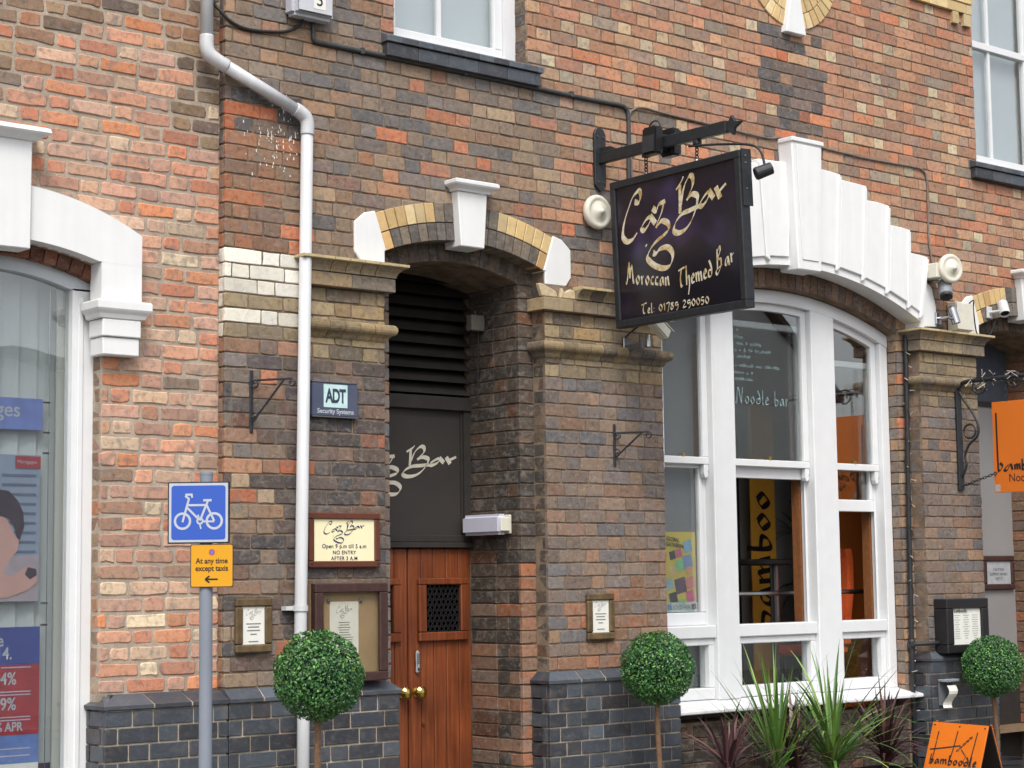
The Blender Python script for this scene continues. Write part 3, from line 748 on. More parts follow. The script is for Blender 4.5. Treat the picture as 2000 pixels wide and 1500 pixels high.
mb = MB(); n = 44; hw = 1.30
for i in range(n):
    a = WIN_C - hw + 2 * hw * i / n; b = a + 2 * hw / n
    mb.prism([(a, ZI(a) - 0.004), (b, ZI(b) - 0.004), (b, ZI(b) + 0.10), (a, ZI(a) + 0.10)], -0.045, 0.1135)
me = mb.mesh(); bm = bmesh.new(); bm.from_mesh(me); bmesh.ops.remove_doubles(bm, verts=bm.verts, dist=1e-5)
inner = [f for f in bm.faces if abs(f.normal.x) > 0.95 and abs(f.calc_center_median().x - WIN_C) < hw - 0.01]
bmesh.ops.delete(bm, geom=inner, context='FACES'); bm.to_mesh(me); bm.free(); link('arch_band', me, WHITE, e)
MB().prism([(WIN_C - 0.118, 3.73), (WIN_C + 0.118, 3.73), (WIN_C + 0.158, 4.64), (WIN_C - 0.158, 4.64)], -0.125, 0.05).build('keystone', WHITE, e, bev=0.008)
MB().prism([(WIN_C - 0.083, 3.80), (WIN_C + 0.083, 3.80), (WIN_C + 0.120, 4.60), (WIN_C - 0.120, 4.60)], -0.132, -0.126).build('keystone_panel', WHITE, e, bev=0.003)
MB().prism([(WIN_C - 0.166, 4.615), (WIN_C + 0.166, 4.615), (WIN_C + 0.166, 4.648), (WIN_C - 0.166, 4.648)], -0.138, 0.0).build('keystone_cap', WHITE, e, bev=0.006)
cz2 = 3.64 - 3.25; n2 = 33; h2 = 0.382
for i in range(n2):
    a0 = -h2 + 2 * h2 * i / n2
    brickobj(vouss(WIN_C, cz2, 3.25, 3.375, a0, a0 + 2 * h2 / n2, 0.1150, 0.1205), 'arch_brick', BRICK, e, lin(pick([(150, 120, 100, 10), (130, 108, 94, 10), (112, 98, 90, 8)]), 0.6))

# round window high in the wall
e = bpy.data.objects.new('round_window', None); COL.objects.link(e); WLOC[e.name] = Vector((OC[0], 0, OC[1] - 0.27)); e.parent = bar; e.location = WLOC[e.name] - WLOC[bar.name]
for ra, rb, n in ((0.268, 0.372, 30), (0.377, 0.486, 40)):
    for i in range(n):
        a0 = 2 * math.pi * i / n; am = abs(((a0 + math.pi / n) % (2 * math.pi)) - math.pi)
        if am < 0.16: continue
        brickobj(vouss(OC[0], OC[1], ra, rb, a0, a0 + 2 * math.pi / n, -0.012, 0.02), 'ring_brick', GLAZED, e, lin(pick(P_YEL), 0.85))
MB().prism([(OC[0] - 0.052, 5.70), (OC[0] - 0.115, 5.415), (OC[0] + 0.095, 5.415), (OC[0] + 0.04, 5.70)], -0.05, 0.03).build('keystone', WHITE, e, bev=0.005)
MB().lathe([(0.27, 0), (0.27, 0.05), (0.23, 0.05), (0.23, 0)], Matrix.Translation((OC[0], 0.13, OC[1])) @ Matrix.Rotation(R(90), 4, 'X'), 32).build('window_frame', WHITEW, e)
MB().lathe([(0.01, 0.0), (0.24, 0.0), (0.24, 0.004)], Matrix.Translation((OC[0], 0.12, OC[1])) @ Matrix.Rotation(R(90), 4, 'X'), 32).build('window_pane', GLASS, e)

# yellow brick label band beside the upper window
e = bpy.data.objects.new('yellow_band', None); COL.objects.link(e); WLOC[e.name] = Vector((11.5, 0, 5.83)); e.parent = bar; e.location = WLOC[e.name] - WLOC[bar.name]
for k, (z0, xa) in enumerate(((5.93, 11.16), (6.01, 11.0), (6.09, 11.0))):
    x = xa
    while x < 11.88:
        L = 0.225 if (k % 2 == 0) else 0.11
        x1 = min(x + L - 0.005, 11.905)
        brickobj(MB().box(x, x1, -0.03 - 0.008 * k, 0.02, z0 + 0.002, z0 + 0.078), 'band_brick', GLAZED, e, lin(pick(P_YEL), 0.85)); x += L
for xa, xb in ((11.665, 11.735), (11.80, 11.885)): brickobj(MB().box(xa, xb, -0.03, 0.02, 5.835, 5.929), 'band_brick', GLAZED, e, lin(pick(P_YEL), 0.8))

# bank window hood
e = bpy.data.objects.new('window_hood', None); COL.objects.link(e); WLOC[e.name] = Vector((4.0, 0.02, 2.81)); e.parent = bank; e.location = WLOC[e.name] - WLOC[bank.name]
ext = lambda x: arc_z(x, 4.0, 3.632, 1.55)
inn = lambda x: arc_z(x, 4.0, 3.36, 1.74)
mb = MB(); n = 30; hw = 0.752
pts_o = [(4.0 - hw + 2 * hw * i / n, ext(4.0 - hw + 2 * hw * i / n)) for i in range(n + 1)]
iw = 0.522
pts_i = [(4.0 + iw - 2 * iw * i / n, inn(4.0 + iw - 2 * iw * i / n)) for i in range(n + 1)]
mb = MB(); yf, yb = -0.02, 0.15
# front face as strips, legs as boxes, soffit and extrados as strips
def strip(A, B):
    for i in range(len(A) - 1):
        mb.quad((A[i][0], yf, A[i][1]), (A[i + 1][0], yf, A[i + 1][1]), (B[i + 1][0], yf, B[i + 1][1]), (B[i][0], yf, B[i][1]))
inner_full = [(4.0 - hw + 2 * hw * i / n) for i in range(n + 1)]
O = pts_o; I = []
for x, z in O:
    xi = min(max(x, 4.0 - iw), 4.0 + iw); I.append((x, inn(xi)) if abs(x - 4) <= iw else (x, inn(4.0 + iw)))
strip(O, I)
for i in range(n):
    mb.quad((O[i][0], yf, O[i][1]), (O[i + 1][0], yf, O[i + 1][1]), (O[i + 1][0], YK + 0.02, O[i + 1][1]), (O[i][0], YK + 0.02, O[i][1]))
    if abs(O[i][0] - 4) <= iw + 0.03 and abs(O[i + 1][0] - 4) <= iw + 0.03:
        mb.quad((I[i][0], yf, I[i][1]), (I[i + 1][0], yf, I[i + 1][1]), (I[i + 1][0], 0.085, I[i + 1][1]), (I[i][0], 0.085, I[i][1]))
for s in (-1, 1): mb.quad((4 + s * hw, yf, 3.09), (4 + s * hw, yf, O[-1][1]), (4 + s * hw, YK + 0.02, O[-1][1]), (4 + s * hw, YK + 0.02, 3.09))
mb.build('hood_arch', WHITE, e)
for s in (-1, 1):
    xa, xb = sorted((4.0 + s * 0.523, 4.0 + s * 0.7515))
    MB().box(xa, xb, -0.0195, 0.10, 3.085, inn(4.0 + iw) + 0.001).build('hood_leg', WHITE, e)
    prof = [(0.0, 2.995), (0.012, 3.0), (0.02, 3.02), (0.034, 3.035), (0.04, 3.045), (0.04, 3.08), (0.032, 3.088), (0.0, 3.09)]
    m2 = MB(); A = [(xa - p, -0.022 - p, z) for p, z in prof]; B = [(xb + p, -0.022 - p, z) for p, z in prof]
    m2.loft([(xa - p, 0.12, z) for p, z in prof], A, False).loft(A, B, False).loft(B, [(xb + p, YK + 0.02, z) for p, z in prof], False)
    cap = m2.build('impost_cap', WHITE, e)
    MB().box(xa + 0.004, xb - 0.006, -0.03, 0.12, 2.905, 2.994).build('impost_block', WHITE, e, bev=0.005)
    MB().box(xa + 0.012, xb - 0.010, -0.018, 0.12, 2.812, 2.902).build('impost_block', WHITE, e, bev=0.005)
MB().prism([(4.0 - 0.115, 3.30), (4.0 + 0.115, 3.30), (4.0 + 0.118, 3.85), (4.0 - 0.118, 3.85)], -0.06, 0.07).build('keystone', WHITE, e, bev=0.005)
prof = [(0.0, 3.84), (0.012, 3.842), (0.03, 3.86), (0.055, 3.872), (0.062, 3.88), (0.055, 3.9), (0.04, 3.907), (0.0, 3.908)]
m2 = MB(); A = [(4 - 0.13 - p, -0.062 - p, z) for p, z in prof]; B = [(4 + 0.13 + p, -0.062 - p, z) for p, z in prof]
m2.loft([(4 - 0.13 - p, YK + 0.02, z) for p, z in prof], A, False).loft(A, B, False).loft(B, [(4 + 0.13 + p, YK + 0.02, z) for p, z in prof], False)
m2.build('keystone_cap', WHITE, e)
cz2 = 3.30 - 1.5; n2 = 15; h2 = 0.37
for i in range(n2):
    a0 = -h2 + 2 * h2 * i / n2
    brickobj(vouss(4.0, cz2, 1.495, 1.58, a0, a0 + 2 * h2 / n2, 0.095, 0.16), 'arch_brick', BRICK, e, lin(pick([(150, 96, 74, 10), (120, 84, 70, 10)]), 0.7))

# ---------------------------------------------------------------- pier capitals and plinths
def piece_run(parent, name, mat, pal, kcol, xa, xb, prof, n, yl, yr, gap=0.0045, yback=0.02, skip=0):
    """moulded bricks along the front of a pier (profile = projection, z), with returns to depth yl / yr"""
    cuts = [xa + (xb - xa) * i / n for i in range(n + 1)]
    for i in range(skip, n):
        u0 = cuts[i] + (gap / 2 if i else 0); u1 = cuts[i + 1] - (gap / 2 if i < n - 1 else 0)
        A = [(u0 - (p if (i == 0 and yl is not None) else 0), -p, z) for p, z in prof] + [(u0, yback, prof[-1][1]), (u0, yback, prof[0][1])]
        B = [(u1 + (p if (i == n - 1 and yr is not None) else 0), -p, z) for p, z in prof] + [(u1, yback, prof[-1][1]), (u1, yback, prof[0][1])]
        me = MB().loft(A, B).mesh(name); setcol(me, [lin(pick(pal), kcol)] * len(me.vertices)); link(name, me, mat, parent)
    for x, s, ye in ((xa, -1, yl), (xb, 1, yr)):
        if ye is None or (skip and s < 0): continue
        A = [(x + s * p, -p + 0.001, z) for p, z in prof] + [(x - s * 0.02, 0.021, prof[-1][1]), (x - s * 0.02, 0.021, prof[0][1])]
        B = [(x + s * p, ye, z) for p, z in prof] + [(x - s * 0.02, ye, prof[-1][1]), (x - s * 0.02, ye, prof[0][1])]
        me = MB().loft(A, B).mesh(name); setcol(me, [lin(pick(pal), kcol * 0.95)] * len(me.vertices)); link(name, me, mat, parent)
def capital(xa, xb, yl, yr, n, skip=0):
    e = bpy.data.objects.new('pier_capital', None); COL.objects.link(e); WLOC[e.name] = Vector(((xa + xb) / 2, 0, 2.98)); e.parent = bar; e.location = WLOC[e.name] - WLOC[bar.name]
    nb = max(2, round((xb - xa) / 0.22)); ns = max(3, round((xb - xa) / 0.112))
    piece_run(e, 'block_brick', BRICK, P_BUFF, 0.82, xa, xb, [(0.042, 3.282), (0.045, 3.285), (0.045, 3.355), (0.042, 3.358)], nb, yl, yr)
    piece_run(e, 'ovolo_brick', BRICK, P_BUFF, 0.80, xa, xb, [(0.050, 3.363), (0.052, 3.376), (0.060, 3.392), (0.078, 3.410), (0.098, 3.420)], ns, yl, yr, 0.006, 0.02, skip)
    piece_run(e, 'top_fillet', GLAZED, [(206, 186, 140, 5), (190, 170, 128, 5)], 0.85, xa, xb, [(0.100, 3.4205), (0.104, 3.424), (0.104, 3.438), (0.02, 3.443)], max(2, ns // 1), yl, yr, 0.006, 0.02, skip)
    rp = [(0.004, 2.995), (0.012, 3.005), (0.018, 3.02), (0.030, 3.032)] + [(0.030 + 0.026 * math.cos(t), 3.064 + 0.032 * math.sin(t)) for t in [R(-80 + 25 * i) for i in range(8)]] + [(0.005, 3.098)]
    piece_run(e, 'roll_brick', BRICK, [(146, 128, 96, 5), (120, 108, 92, 4), (104, 98, 92, 3)], 0.8, xa, xb, rp, ns, yl, yr, 0.004)
    return e
capital(5.80, 6.309, 0.0, 0.11, 5)
ce = capital(7.515, 8.507, 0.11, 0.11, 9, 2)
RUB = plain('broken_brick_core', (206, 186, 152), 0.95, var=0.2, scale=40, bmp=0.5)
for pts_ in ([(7.47, 3.362), (7.60, 3.362), (7.585, 3.40), (7.52, 3.425), (7.475, 3.44), (7.44, 3.44), (7.455, 3.40)], [(7.615, 3.362), (7.74, 3.362), (7.738, 3.415), (7.70, 3.425), (7.655, 3.40), (7.63, 3.43)]):
    MB().prism(pts_, -0.035, 0.0).build('broken_brick', RUB, ce, bev=0.006)
MB().prism([(7.505, 3.362), (7.74, 3.362), (7.74, 3.44), (7.505, 3.44)], -0.012, 0.01).build('exposed_mortar', MORT_BAR, ce)
capital(11.147, 11.827, 0.11, 0.11, 6); capital(13.115, 13.80, 0.11, 0.0, 6)

def plinth(parent, xa, xb, yl, yr, ywall, name='plinth'):
    e = bpy.data.objects.new(name, None); COL.objects.link(e); WLOC[e.name] = Vector(((xa + xb) / 2, -0.05, 0)); e.parent = parent; e.location = WLOC[e.name] - WLOC[parent.name]
    yp = -0.052; g = 0.0853; j = 0.0095
    X0 = xa - 0.05 if yl is not None else xa; X1 = xb + 0.05 if yr is not None else xb
    f = Front(yp); L = []
    for p, q, za, zb, h, k in course_bricks(X0, X1, 1.03 - 12 * g, g, 12, 0.346, j, lambda z: [(X0, X1)], 0.09, 0.003):
        L.append(slip(f, p, q, za, zb, ch=0.003, j=0.0007, rk=0.35))
    for xx, s, ye in ((X0, Left, yl), (X1, Right_, yr)):
        if ye is None: continue
        for k in range(12):
            za = 1.03 - (k + 1) * g + j / 2; zb = za + g - j
            cuts = [yp + 0.024, ye] if (ye - yp < 0.14) else [yp + 0.024, yp + (0.06 if k % 2 else 0.17), ye]
            for a, b in zip(cuts[:-1], cuts[1:]): L.append(slip(s(xx), a, b - (j if b < ye else 0), za, zb, ch=0.003, j=0.0007, rk=0.35))
    vis = []
    for V, F in L:
        z = min(v[2] for v in V)
        vis.append((V, F, z > 0.2))
    restV = []; restF = []; restC = []
    for V, F, ok in vis:
        c = lin(pick(P_BLUE), 0.78)
        if ok:
            me = bpy.data.meshes.new('blue_brick'); me.from_pydata(V, [], F); setcol(me, [c] * 36); link('blue_brick', me, BLUE, e)
        else:
            i = len(restV); restV += V; restF += [tuple(i + q for q in ff) for ff in F]; restC += [c] * 36
    me = bpy.data.meshes.new('low_blue_bricks'); me.from_pydata(restV, [], restF); setcol(me, restC); stuff(link('low_blue_bricks', me, BLUE, e))
    MB().box(X0 + 0.007, X1 - 0.007, yp + 0.007, 0.03, 0, 1.028).build('plinth_mortar', MORT_PLINTH, e)
    # sloped coping bricks with pale joints
    prof = [(0.052, 1.032), (0.062, 1.034), (0.064, 1.052), (0.004 - max(ywall - 0.004, 0) * 0.9, 1.102)]
    n = max(2, round((X1 - X0) / 0.232))
    piece_run(e, 'coping_brick', BLUE, P_BLUE, 0.95, xa, xb, [(p, z) for p, z in prof], n, yl, yr, 0.010, ywall + 0.02)
    MB().prism([(-0.049, 1.031), (-0.060, 1.034), (-0.0605, 1.050), (ywall - 0.004, 1.0985), (ywall, 1.0985), (ywall, 1.031)], xa + 0.003, xb - 0.003, Matrix(((0, 1, 0, 0), (1, 0, 0, 0), (0, 0, 1, 0), (0, 0, 0, 1)))).build('coping_mortar', MORT_PLINTH, e)
    return e
plinth(bar, X_STEP + 0.002, 6.309, None, 0.11, 0.004); plinth(bar, 7.515, 8.507, 0.11, 0.11, 0.004); plinth(bar, 11.147, 11.827, 0.11, 0.11, 0.004); plinth(bar, 13.115, 13.80, 0.11, 0.0, 0.004)
plinth(bank, 4.60, X_STEP - 0.002, 0.15, None, YK + 0.004)
#PART2
def sub(name, parent, loc):
    o = bpy.data.objects.new(name, None); COL.objects.link(o); WLOC[o.name] = Vector(loc); o.parent = parent
    o.location = WLOC[o.name] - WLOC[parent.name]; o.empty_display_size = 0.1; return o
I4 = Matrix.Identity(4)

# ---------------------------------------------------------------- large arched window
win = sub('arched_window', bar, (WIN_C, 0.2, 0.78))
FH = lambda x, d=0.0: arc_z(x, WIN_C, 3.634 - d, 3.25)
def arcstrip(x0, x1, lo, hi, y0, y1, n=12):
    P = [(x0 + (x1 - x0) * i / n, lo(x0 + (x1 - x0) * i / n)) for i in range(n + 1)] + [(x1 - (x1 - x0) * i / n, hi(x1 - (x1 - x0) * i / n)) for i in range(n + 1)]
    return MB().prism(P, y0, y1)
XL, XR = 8.622, 11.032
M1, M2 = (9.171, 9.385), (10.186, 10.434)
LIGHTS = [(XL + 0.085, M1[0]), (M1[1], M2[0]), (M2[1], XR - 0.085)]
arcstrip(XL, XR, lambda x: FH(x, 0.088), lambda x: FH(x), 0.205, 0.34, 30).build('frame_head', WHITEW, win)
for a, b in ((XL, XL + 0.083), (XR - 0.083, XR)):
    arcstrip(a, b, lambda x: 0.845, lambda x: FH(x, 0.089), 0.207, 0.34, 4).build('frame_jamb', WHITEW, win, bev=0.004)
for a, b in (M1, M2):
    arcstrip(a, b, lambda x: 0.845, lambda x: FH(x, 0.0885), 0.199, 0.34, 4).build('mullion', WHITEW, win, bev=0.006)
for i, (a, b) in enumerate(LIGHTS):
    MB().box(a, b, 0.213, 0.34, 1.252, 1.335).build('transom', WHITEW, win, bev=0.006)
    MB().box(a, b, 0.235, 0.33, 0.85, 0.925).build('bottom_rail', WHITEW, win, bev=0.005)
    MB().box(a, b, 0.235, 0.33, 1.205, 1.251).build('top_rail', WHITEW, win, bev=0.005)
    MB().box(a, a + 0.05, 0.236, 0.33, 0.926, 1.204).build('stile', WHITEW, win, bev=0.004); MB().box(b - 0.05, b, 0.236, 0.33, 0.926, 1.204).build('stile', WHITEW, win, bev=0.004)
    MB().box(a + 0.045, b - 0.045, 0.275, 0.279, 0.92, 1.21).build('window_pane', GLASS, win)
    # upper sash
    us = sub('upper_sash', win, ((a + b) / 2, 0.26, 2.40))
    MB().box(a + 0.001, b - 0.001, 0.243, 0.288, 2.404, 2.452).build('meeting_rail', WHITEW, us, bev=0.004)
    for c, d in ((a + 0.001, a + 0.052), (b - 0.052, b - 0.001)):
        arcstrip(c, d, lambda x: 2.453, lambda x: FH(x, 0.0895), 0.246, 0.288, 3).build('stile', WHITEW, us, bev=0.004)
        # sash horn below the meeting rail
        MB().prism([(c + 0.004, 2.403), (d - 0.004, 2.403), (d - 0.004, 2.37), (d - 0.012, 2.355), (d - 0.006, 2.335), (d - 0.02, 2.315), (c + 0.012, 2.315), (c + 0.004, 2.34)], 0.246, 0.284).build('sash_horn', WHITEW, us, bev=0.002)
    arcstrip(a + 0.052, b - 0.052, lambda x: FH(x, 0.14), lambda x: FH(x, 0.0895), 0.246, 0.288, 8).build('top_rail', WHITEW, us)
    arcstrip(a + 0.048, b - 0.048, lambda x: 2.448, lambda x: FH(x, 0.135), 0.266, 0.270, 8).build('window_pane', GLASSUP, us)
    MB().tube([((a + b) / 2 - 0.01, 0.25, 2.452), ((a + b) / 2 - 0.01, 0.25, 2.475)], 0.012, 8).build('sash_catch', BRASS, us)
    # lower sash, slid up by its own amount
    up = (0.0, 0.99, 0.775)[i]; ls = sub('lower_sash', win, ((a + b) / 2, 0.31, 1.335 + up)); z0 = 1.336 + up
    MB().box(a + 0.001, b - 0.001, 0.293, 0.333, z0, z0 + 0.085).build('bottom_rail', WHITEW, ls, bev=0.004)
    top = z0 + 1.09
    MB().box(a + 0.001, b - 0.001, 0.293, 0.333, top - 0.045, top).build('meeting_rail', WHITEW, ls, bev=0.004)
    for c, d in ((a + 0.001, a + 0.050), (b - 0.050, b - 0.001)): MB().box(c, d, 0.294, 0.333, z0 + 0.086, top - 0.046).build('stile', WHITEW, ls, bev=0.004)
    MB().box(a + 0.045, b - 0.045, 0.311, 0.315, z0 + 0.08, top - 0.04).build('window_pane', GLASS, ls)
    # side channels the sashes run in
    for c, d in ((a - 0.001, a + 0.018), (b - 0.018, b + 0.001)): MB().box(c, d, 0.2895, 0.292, 1.336, 3.1).build('parting_bead', WHITEW, win)
    MB().box(b - 0.012, b + 0.02, 0.342, 0.415, 1.30, 3.3).build('inner_lining', PINEM, win)
MB().prism([(0.03, 0.778), (0.03, 0.802), (0.22, 0.846), (0.33, 0.848), (0.33, 0.778)], XL - 0.03, XR + 0.075, Matrix(((0, 1, 0, 0), (1, 0, 0, 0), (0, 0, 1, 0), (0, 0, 0, 1)))).build('window_sill', WHITEW, win, bev=0.005)
# chalk writing on the raised pane
Mw = frameM((9.40, 0.2635, 2.50), (1, 0, 0), (0, -1, 0)); CH = plain('chalk_pen', (150, 178, 178), 0.8, var=0.5, scale=60)
st, _ = pen_text('Noodle bar', 0.06, 0.335, 0.10, 0.0, 0.98); mb = nib_strokes(st, Mw, 0.0038, 0.0013, R(50))
r2 = random.Random(3)
for i, (zz, ln) in enumerate(((0.88, 0.12), (0.83, 0.12), (0.78, 0.14), (0.735, 0.32), (0.69, 0.42), (0.645, 0.22), (0.585, 0.50), (0.535, 0.24), (0.49, 0.25))):
    x = 0.04; ss = []
    while x < ln: 
        h_ = r2.uniform(0.012, 0.028); ss.append([(x, zz), (x + 0.006, zz + h_), (x + 0.012, zz + r2.uniform(0, 0.01)), (x + 0.018, zz + h_ * 0.7)]); x += r2.choice((0.022, 0.022, 0.024, 0.045))
    m_ = nib_strokes(ss, Mw, 0.0016, 0.0011, R(45)); k = len(mb.v); mb.v += m_.v; mb.f += [tuple(k + q for q in f) for f in m_.f]
mb.build('chalk_writing', CH, win)

# ---------------------------------------------------------------- upstairs windows with blue brick sills
for wi, (a, b) in enumerate(UPW):
    uw = sub('sash_window', bar, ((a + b) / 2, 0.13, 4.77)); zt = 6.74
    MB().box(a, b, 0.118, 0.21, 4.795, 4.835).box(a, a + 0.05, 0.118, 0.21, 4.836, zt).box(b - 0.085, b, 0.118, 0.21, 4.836, zt).build('window_frame', WHITEW, uw)
    zm = 5.76
    MB().box(a + 0.051, b - 0.086, 0.14, 0.19, 4.836, 4.90).build('bottom_rail', WHITEW, uw, bev=0.004); MB().box(a + 0.051, b - 0.086, 0.134, 0.19, zm, zm + 0.055).build('meeting_rail', WHITEW, uw, bev=0.004)
    for c in (a + 0.051, b - 0.150): MB().box(c, c + 0.064, 0.141, 0.189, 4.901, zt).build('stile', WHITEW, uw, bev=0.003)
    xm = 6.838 if wi == 0 else 12.345
    MB().box(xm - 0.014, xm + 0.014, 0.15, 0.185, 4.901, zm - 0.001).build('glazing_bar', WHITEW, uw); MB().box(xm - 0.014, xm + 0.014, 0.15, 0.185, zm + 0.056, zt).build('glazing_bar', WHITEW, uw)
    for c, d in ((a + 0.115, xm - 0.014), (xm + 0.014, b - 0.15)):
        MB().box(c, d, 0.166, 0.17, 4.90, zm).build('window_pane', GLASS, uw); MB().box(c, d, 0.166, 0.17, zm + 0.055, zt).build('window_pane', GLASS, uw)
    MB().box(a + 0.052, b - 0.09, 0.232, 0.234, 4.84, zt).build('roller_blind', BLINDM, uw)
    sl_ = sub('window_sill', uw, ((a + b) / 2, -0.03, 4.655))
    x = a - 0.085; xe = b + 0.055
    while x < xe - 0.02:
        x1 = min(x + 0.222, xe); brickobj(MB().box(x, x1, -0.052, 0.03, 4.658, 4.733), 'sill_brick', BLUE, uw, lin(pick(P_BLUE), 0.9)); x += 0.2255
    x = a - 0.095
    while x < xe:
        x1 = min(x + 0.111, xe + 0.015)
        brickobj(MB().prism([(-0.066, 4.738), (-0.066, 4.772), (0.0, 4.80), (0.115, 4.806), (0.115, 4.738)], x, x1, Matrix(((0, 1, 0, 0), (1, 0, 0, 0), (0, 0, 1, 0), (0, 0, 0, 1)))), 'sill_brick', BLUE, uw, lin(pick(P_BLUE), 1.0)); x += 0.114
    bpy.data.objects.remove(sl_)

# ---------------------------------------------------------------- bar door, transom panel and louvre
def door_leaf(x0, x1, hinge):
    d = sub('door_leaf', bar, ((x0 + x1) / 2, 0.6, 0))
    n = 5; xs_ = [x0 + (x1 - x0) * i / n for i in range(n + 1)]
    for a, b in zip(xs_[:-1], xs_[1:]): MB().box(a + 0.0022, b - 0.0022, 0.602, 0.64, 0.0, 1.848).build('plank', DOORM, d, bev=0.005)
    cx = (x0 + x1) / 2 + 0.012 * hinge; w_, w2 = 0.19, 0.132
    fr = MB()
    for a, b, c, e_ in ((cx - w_, cx + w_, 1.628, 1.668), (cx - w_, cx + w_, 1.288, 1.342), (cx - w_, cx - w2, 1.343, 1.627), (cx + w2, cx + w_, 1.343, 1.627)): fr.box(a, b, 0.572, 0.601, c, e_)
    g = fr.build('grille_frame', DOORM, d, bev=0.006)
    MB().box(cx - w2, cx + w2, 0.597, 0.6005, 1.343, 1.627).build('grille_backing', HOLE, d)
    gm = MB(); k = 0
    for r_ in range(9):
        z = 1.36 + 0.0325 * r_
        for c_ in range(8):
            x = cx - w2 + 0.018 + 0.0345 * c_ + (0.017 if r_ % 2 else 0)
            if x > cx + w2 - 0.01: continue
            gm.lathe([(0.0125, 0), (0.0125, 0.004), (0.0185, 0.004), (0.0185, 0)], Matrix.Translation((x, 0.594, z)) @ Matrix.Rotation(R(90), 4, 'X'), 6)
    gm.build('grille', plain('grille_iron%d' % hinge, (58, 56, 58), 0.4, 0.6), d)
    return d
dl = door_leaf(DOOR_C - 0.486, DOOR_C - 0.003, -1); dr = door_leaf(DOOR_C + 0.003, DOOR_C + 0.486, 1)
kn = [(0.028, 0), (0.030, 0.006), (0.014, 0.012), (0.013, 0.028), (0.030, 0.036), (0.040, 0.046), (0.040, 0.056), (0.026, 0.070), (0.004, 0.078)]
for d, x in ((dl, DOOR_C - 0.052), (dr, DOOR_C + 0.058)):
    MB().lathe(kn, Matrix.Translation((x, 0.6015, 0.985)) @ Matrix.Rotation(R(90), 4, 'X'), 12).build('knob', BRASS, d)
kp = MB().box(6.955, 6.99, 0.578, 0.6015, 1.095, 1.238).build('keypad_lock', plain('keypad_satin', (196, 198, 202), 0.35, 0.3), dr, bev=0.012, seg=3)
kb = MB()
for r_ in range(6):
    for c_ in range(2): kb.box(6.963 + 0.012 * c_, 6.970 + 0.012 * c_, 0.5755, 0.5785, 1.155 + 0.011 * r_, 1.162 + 0.011 * r_)
kb.lathe([(0.008, 0), (0.008, 0.012)], Matrix.Translation((6.9725, 0.578, 1.125)) @ Matrix.Rotation(R(90), 4, 'X'), 12)
kb.build('keypad_buttons', CONDUIT, dr)
MB().lathe([(0.009, 0), (0.009, 0.008)], Matrix.Translation((7.02, 0.601, 0.79)) @ Matrix.Rotation(R(90), 4, 'X'), 12).build('cylinder_lock', BRASS, dr)
tp = sub('transom_panel', bar, (DOOR_C, 0.6, 1.85))
MB().box(6.42, 7.41, 0.57, 0.66, 1.852, 1.885).box(6.42, 7.41, 0.585, 0.66, 1.886, 1.93).build('transom_beam', LOUVRE, tp, bev=0.004)
MB().box(6.42, 7.345, 0.612, 0.64, 1.931, 2.70).build('panel_board', LEAD, tp)
MB().box(7.346, 7.41, 0.59, 0.66, 1.931, 2.70).box(6.42, 6.44, 0.59, 0.61, 1.931, 2.70).box(7.330, 7.3455, 0.603, 0.61, 1.95, 2.69).build('panel_frame', LOUVRE, tp)
caz_word('lettering', frameM((6.443, 0.612, 2.144), (1, 0, 0), (0, -1, 0)), 0.885, 0.368, plain('cream_lettering', (206, 200, 184), 0.6), tp, 0.017)
lv = sub('louvre', bar, (DOOR_C, 0.6, 2.7))
MB().box(6.42, 7.41, 0.575, 0.66, 2.701, 2.785).build('louvre_sill', LOUVRE, lv, bev=0.004)
MB().box(6.15, 7.68, 0.68, 0.72, 0.0, 3.74).build('louvre_back', HOLE, lv)  # black sheet across the doorway back, widened to block light leaking past the slats
for i in range(10):
    z = 2.80 + 0.077 * i
    MB().prism([(0.585, z), (0.597, z), (0.67, z + 0.058), (0.67, z + 0.070), (0.66, z + 0.070)], 6.425, 7.405, Matrix(((0, 1, 0, 0), (1, 0, 0, 0), (0, 0, 1, 0), (0, 0, 0, 1)))).build('louvre_slat', LOUVRE, lv)
# noodle bar doorway: grey panels and dark fanlight
nd = sub('doorway_lining', bar, (NOOD_C, 0.45, 0))
MB().box(NOOD_C - 0.49, NOOD_C + 0.60, 0.56, 0.60, 0.0, 3.03).build('door_panel', DOORGREY, nd)
MB().box(NOOD_C - 0.49, NOOD_C + 0.60, 0.56, 0.60, 3.031, 3.6).build('fanlight_panel', plain('slate_fanlight', (84, 90, 102), 0.5), nd)
MB().box(NOOD_C - 0.49, NOOD_C + 0.49, 0.545, 0.5595, 2.99, 3.03).build('door_rail', LEAD, nd)
MB().box(NOOD_C - 0.49, NOOD_C + 0.60, 0.552, 0.5595, 0.0, 0.95).build('kick_panel', LOUVRE, nd)

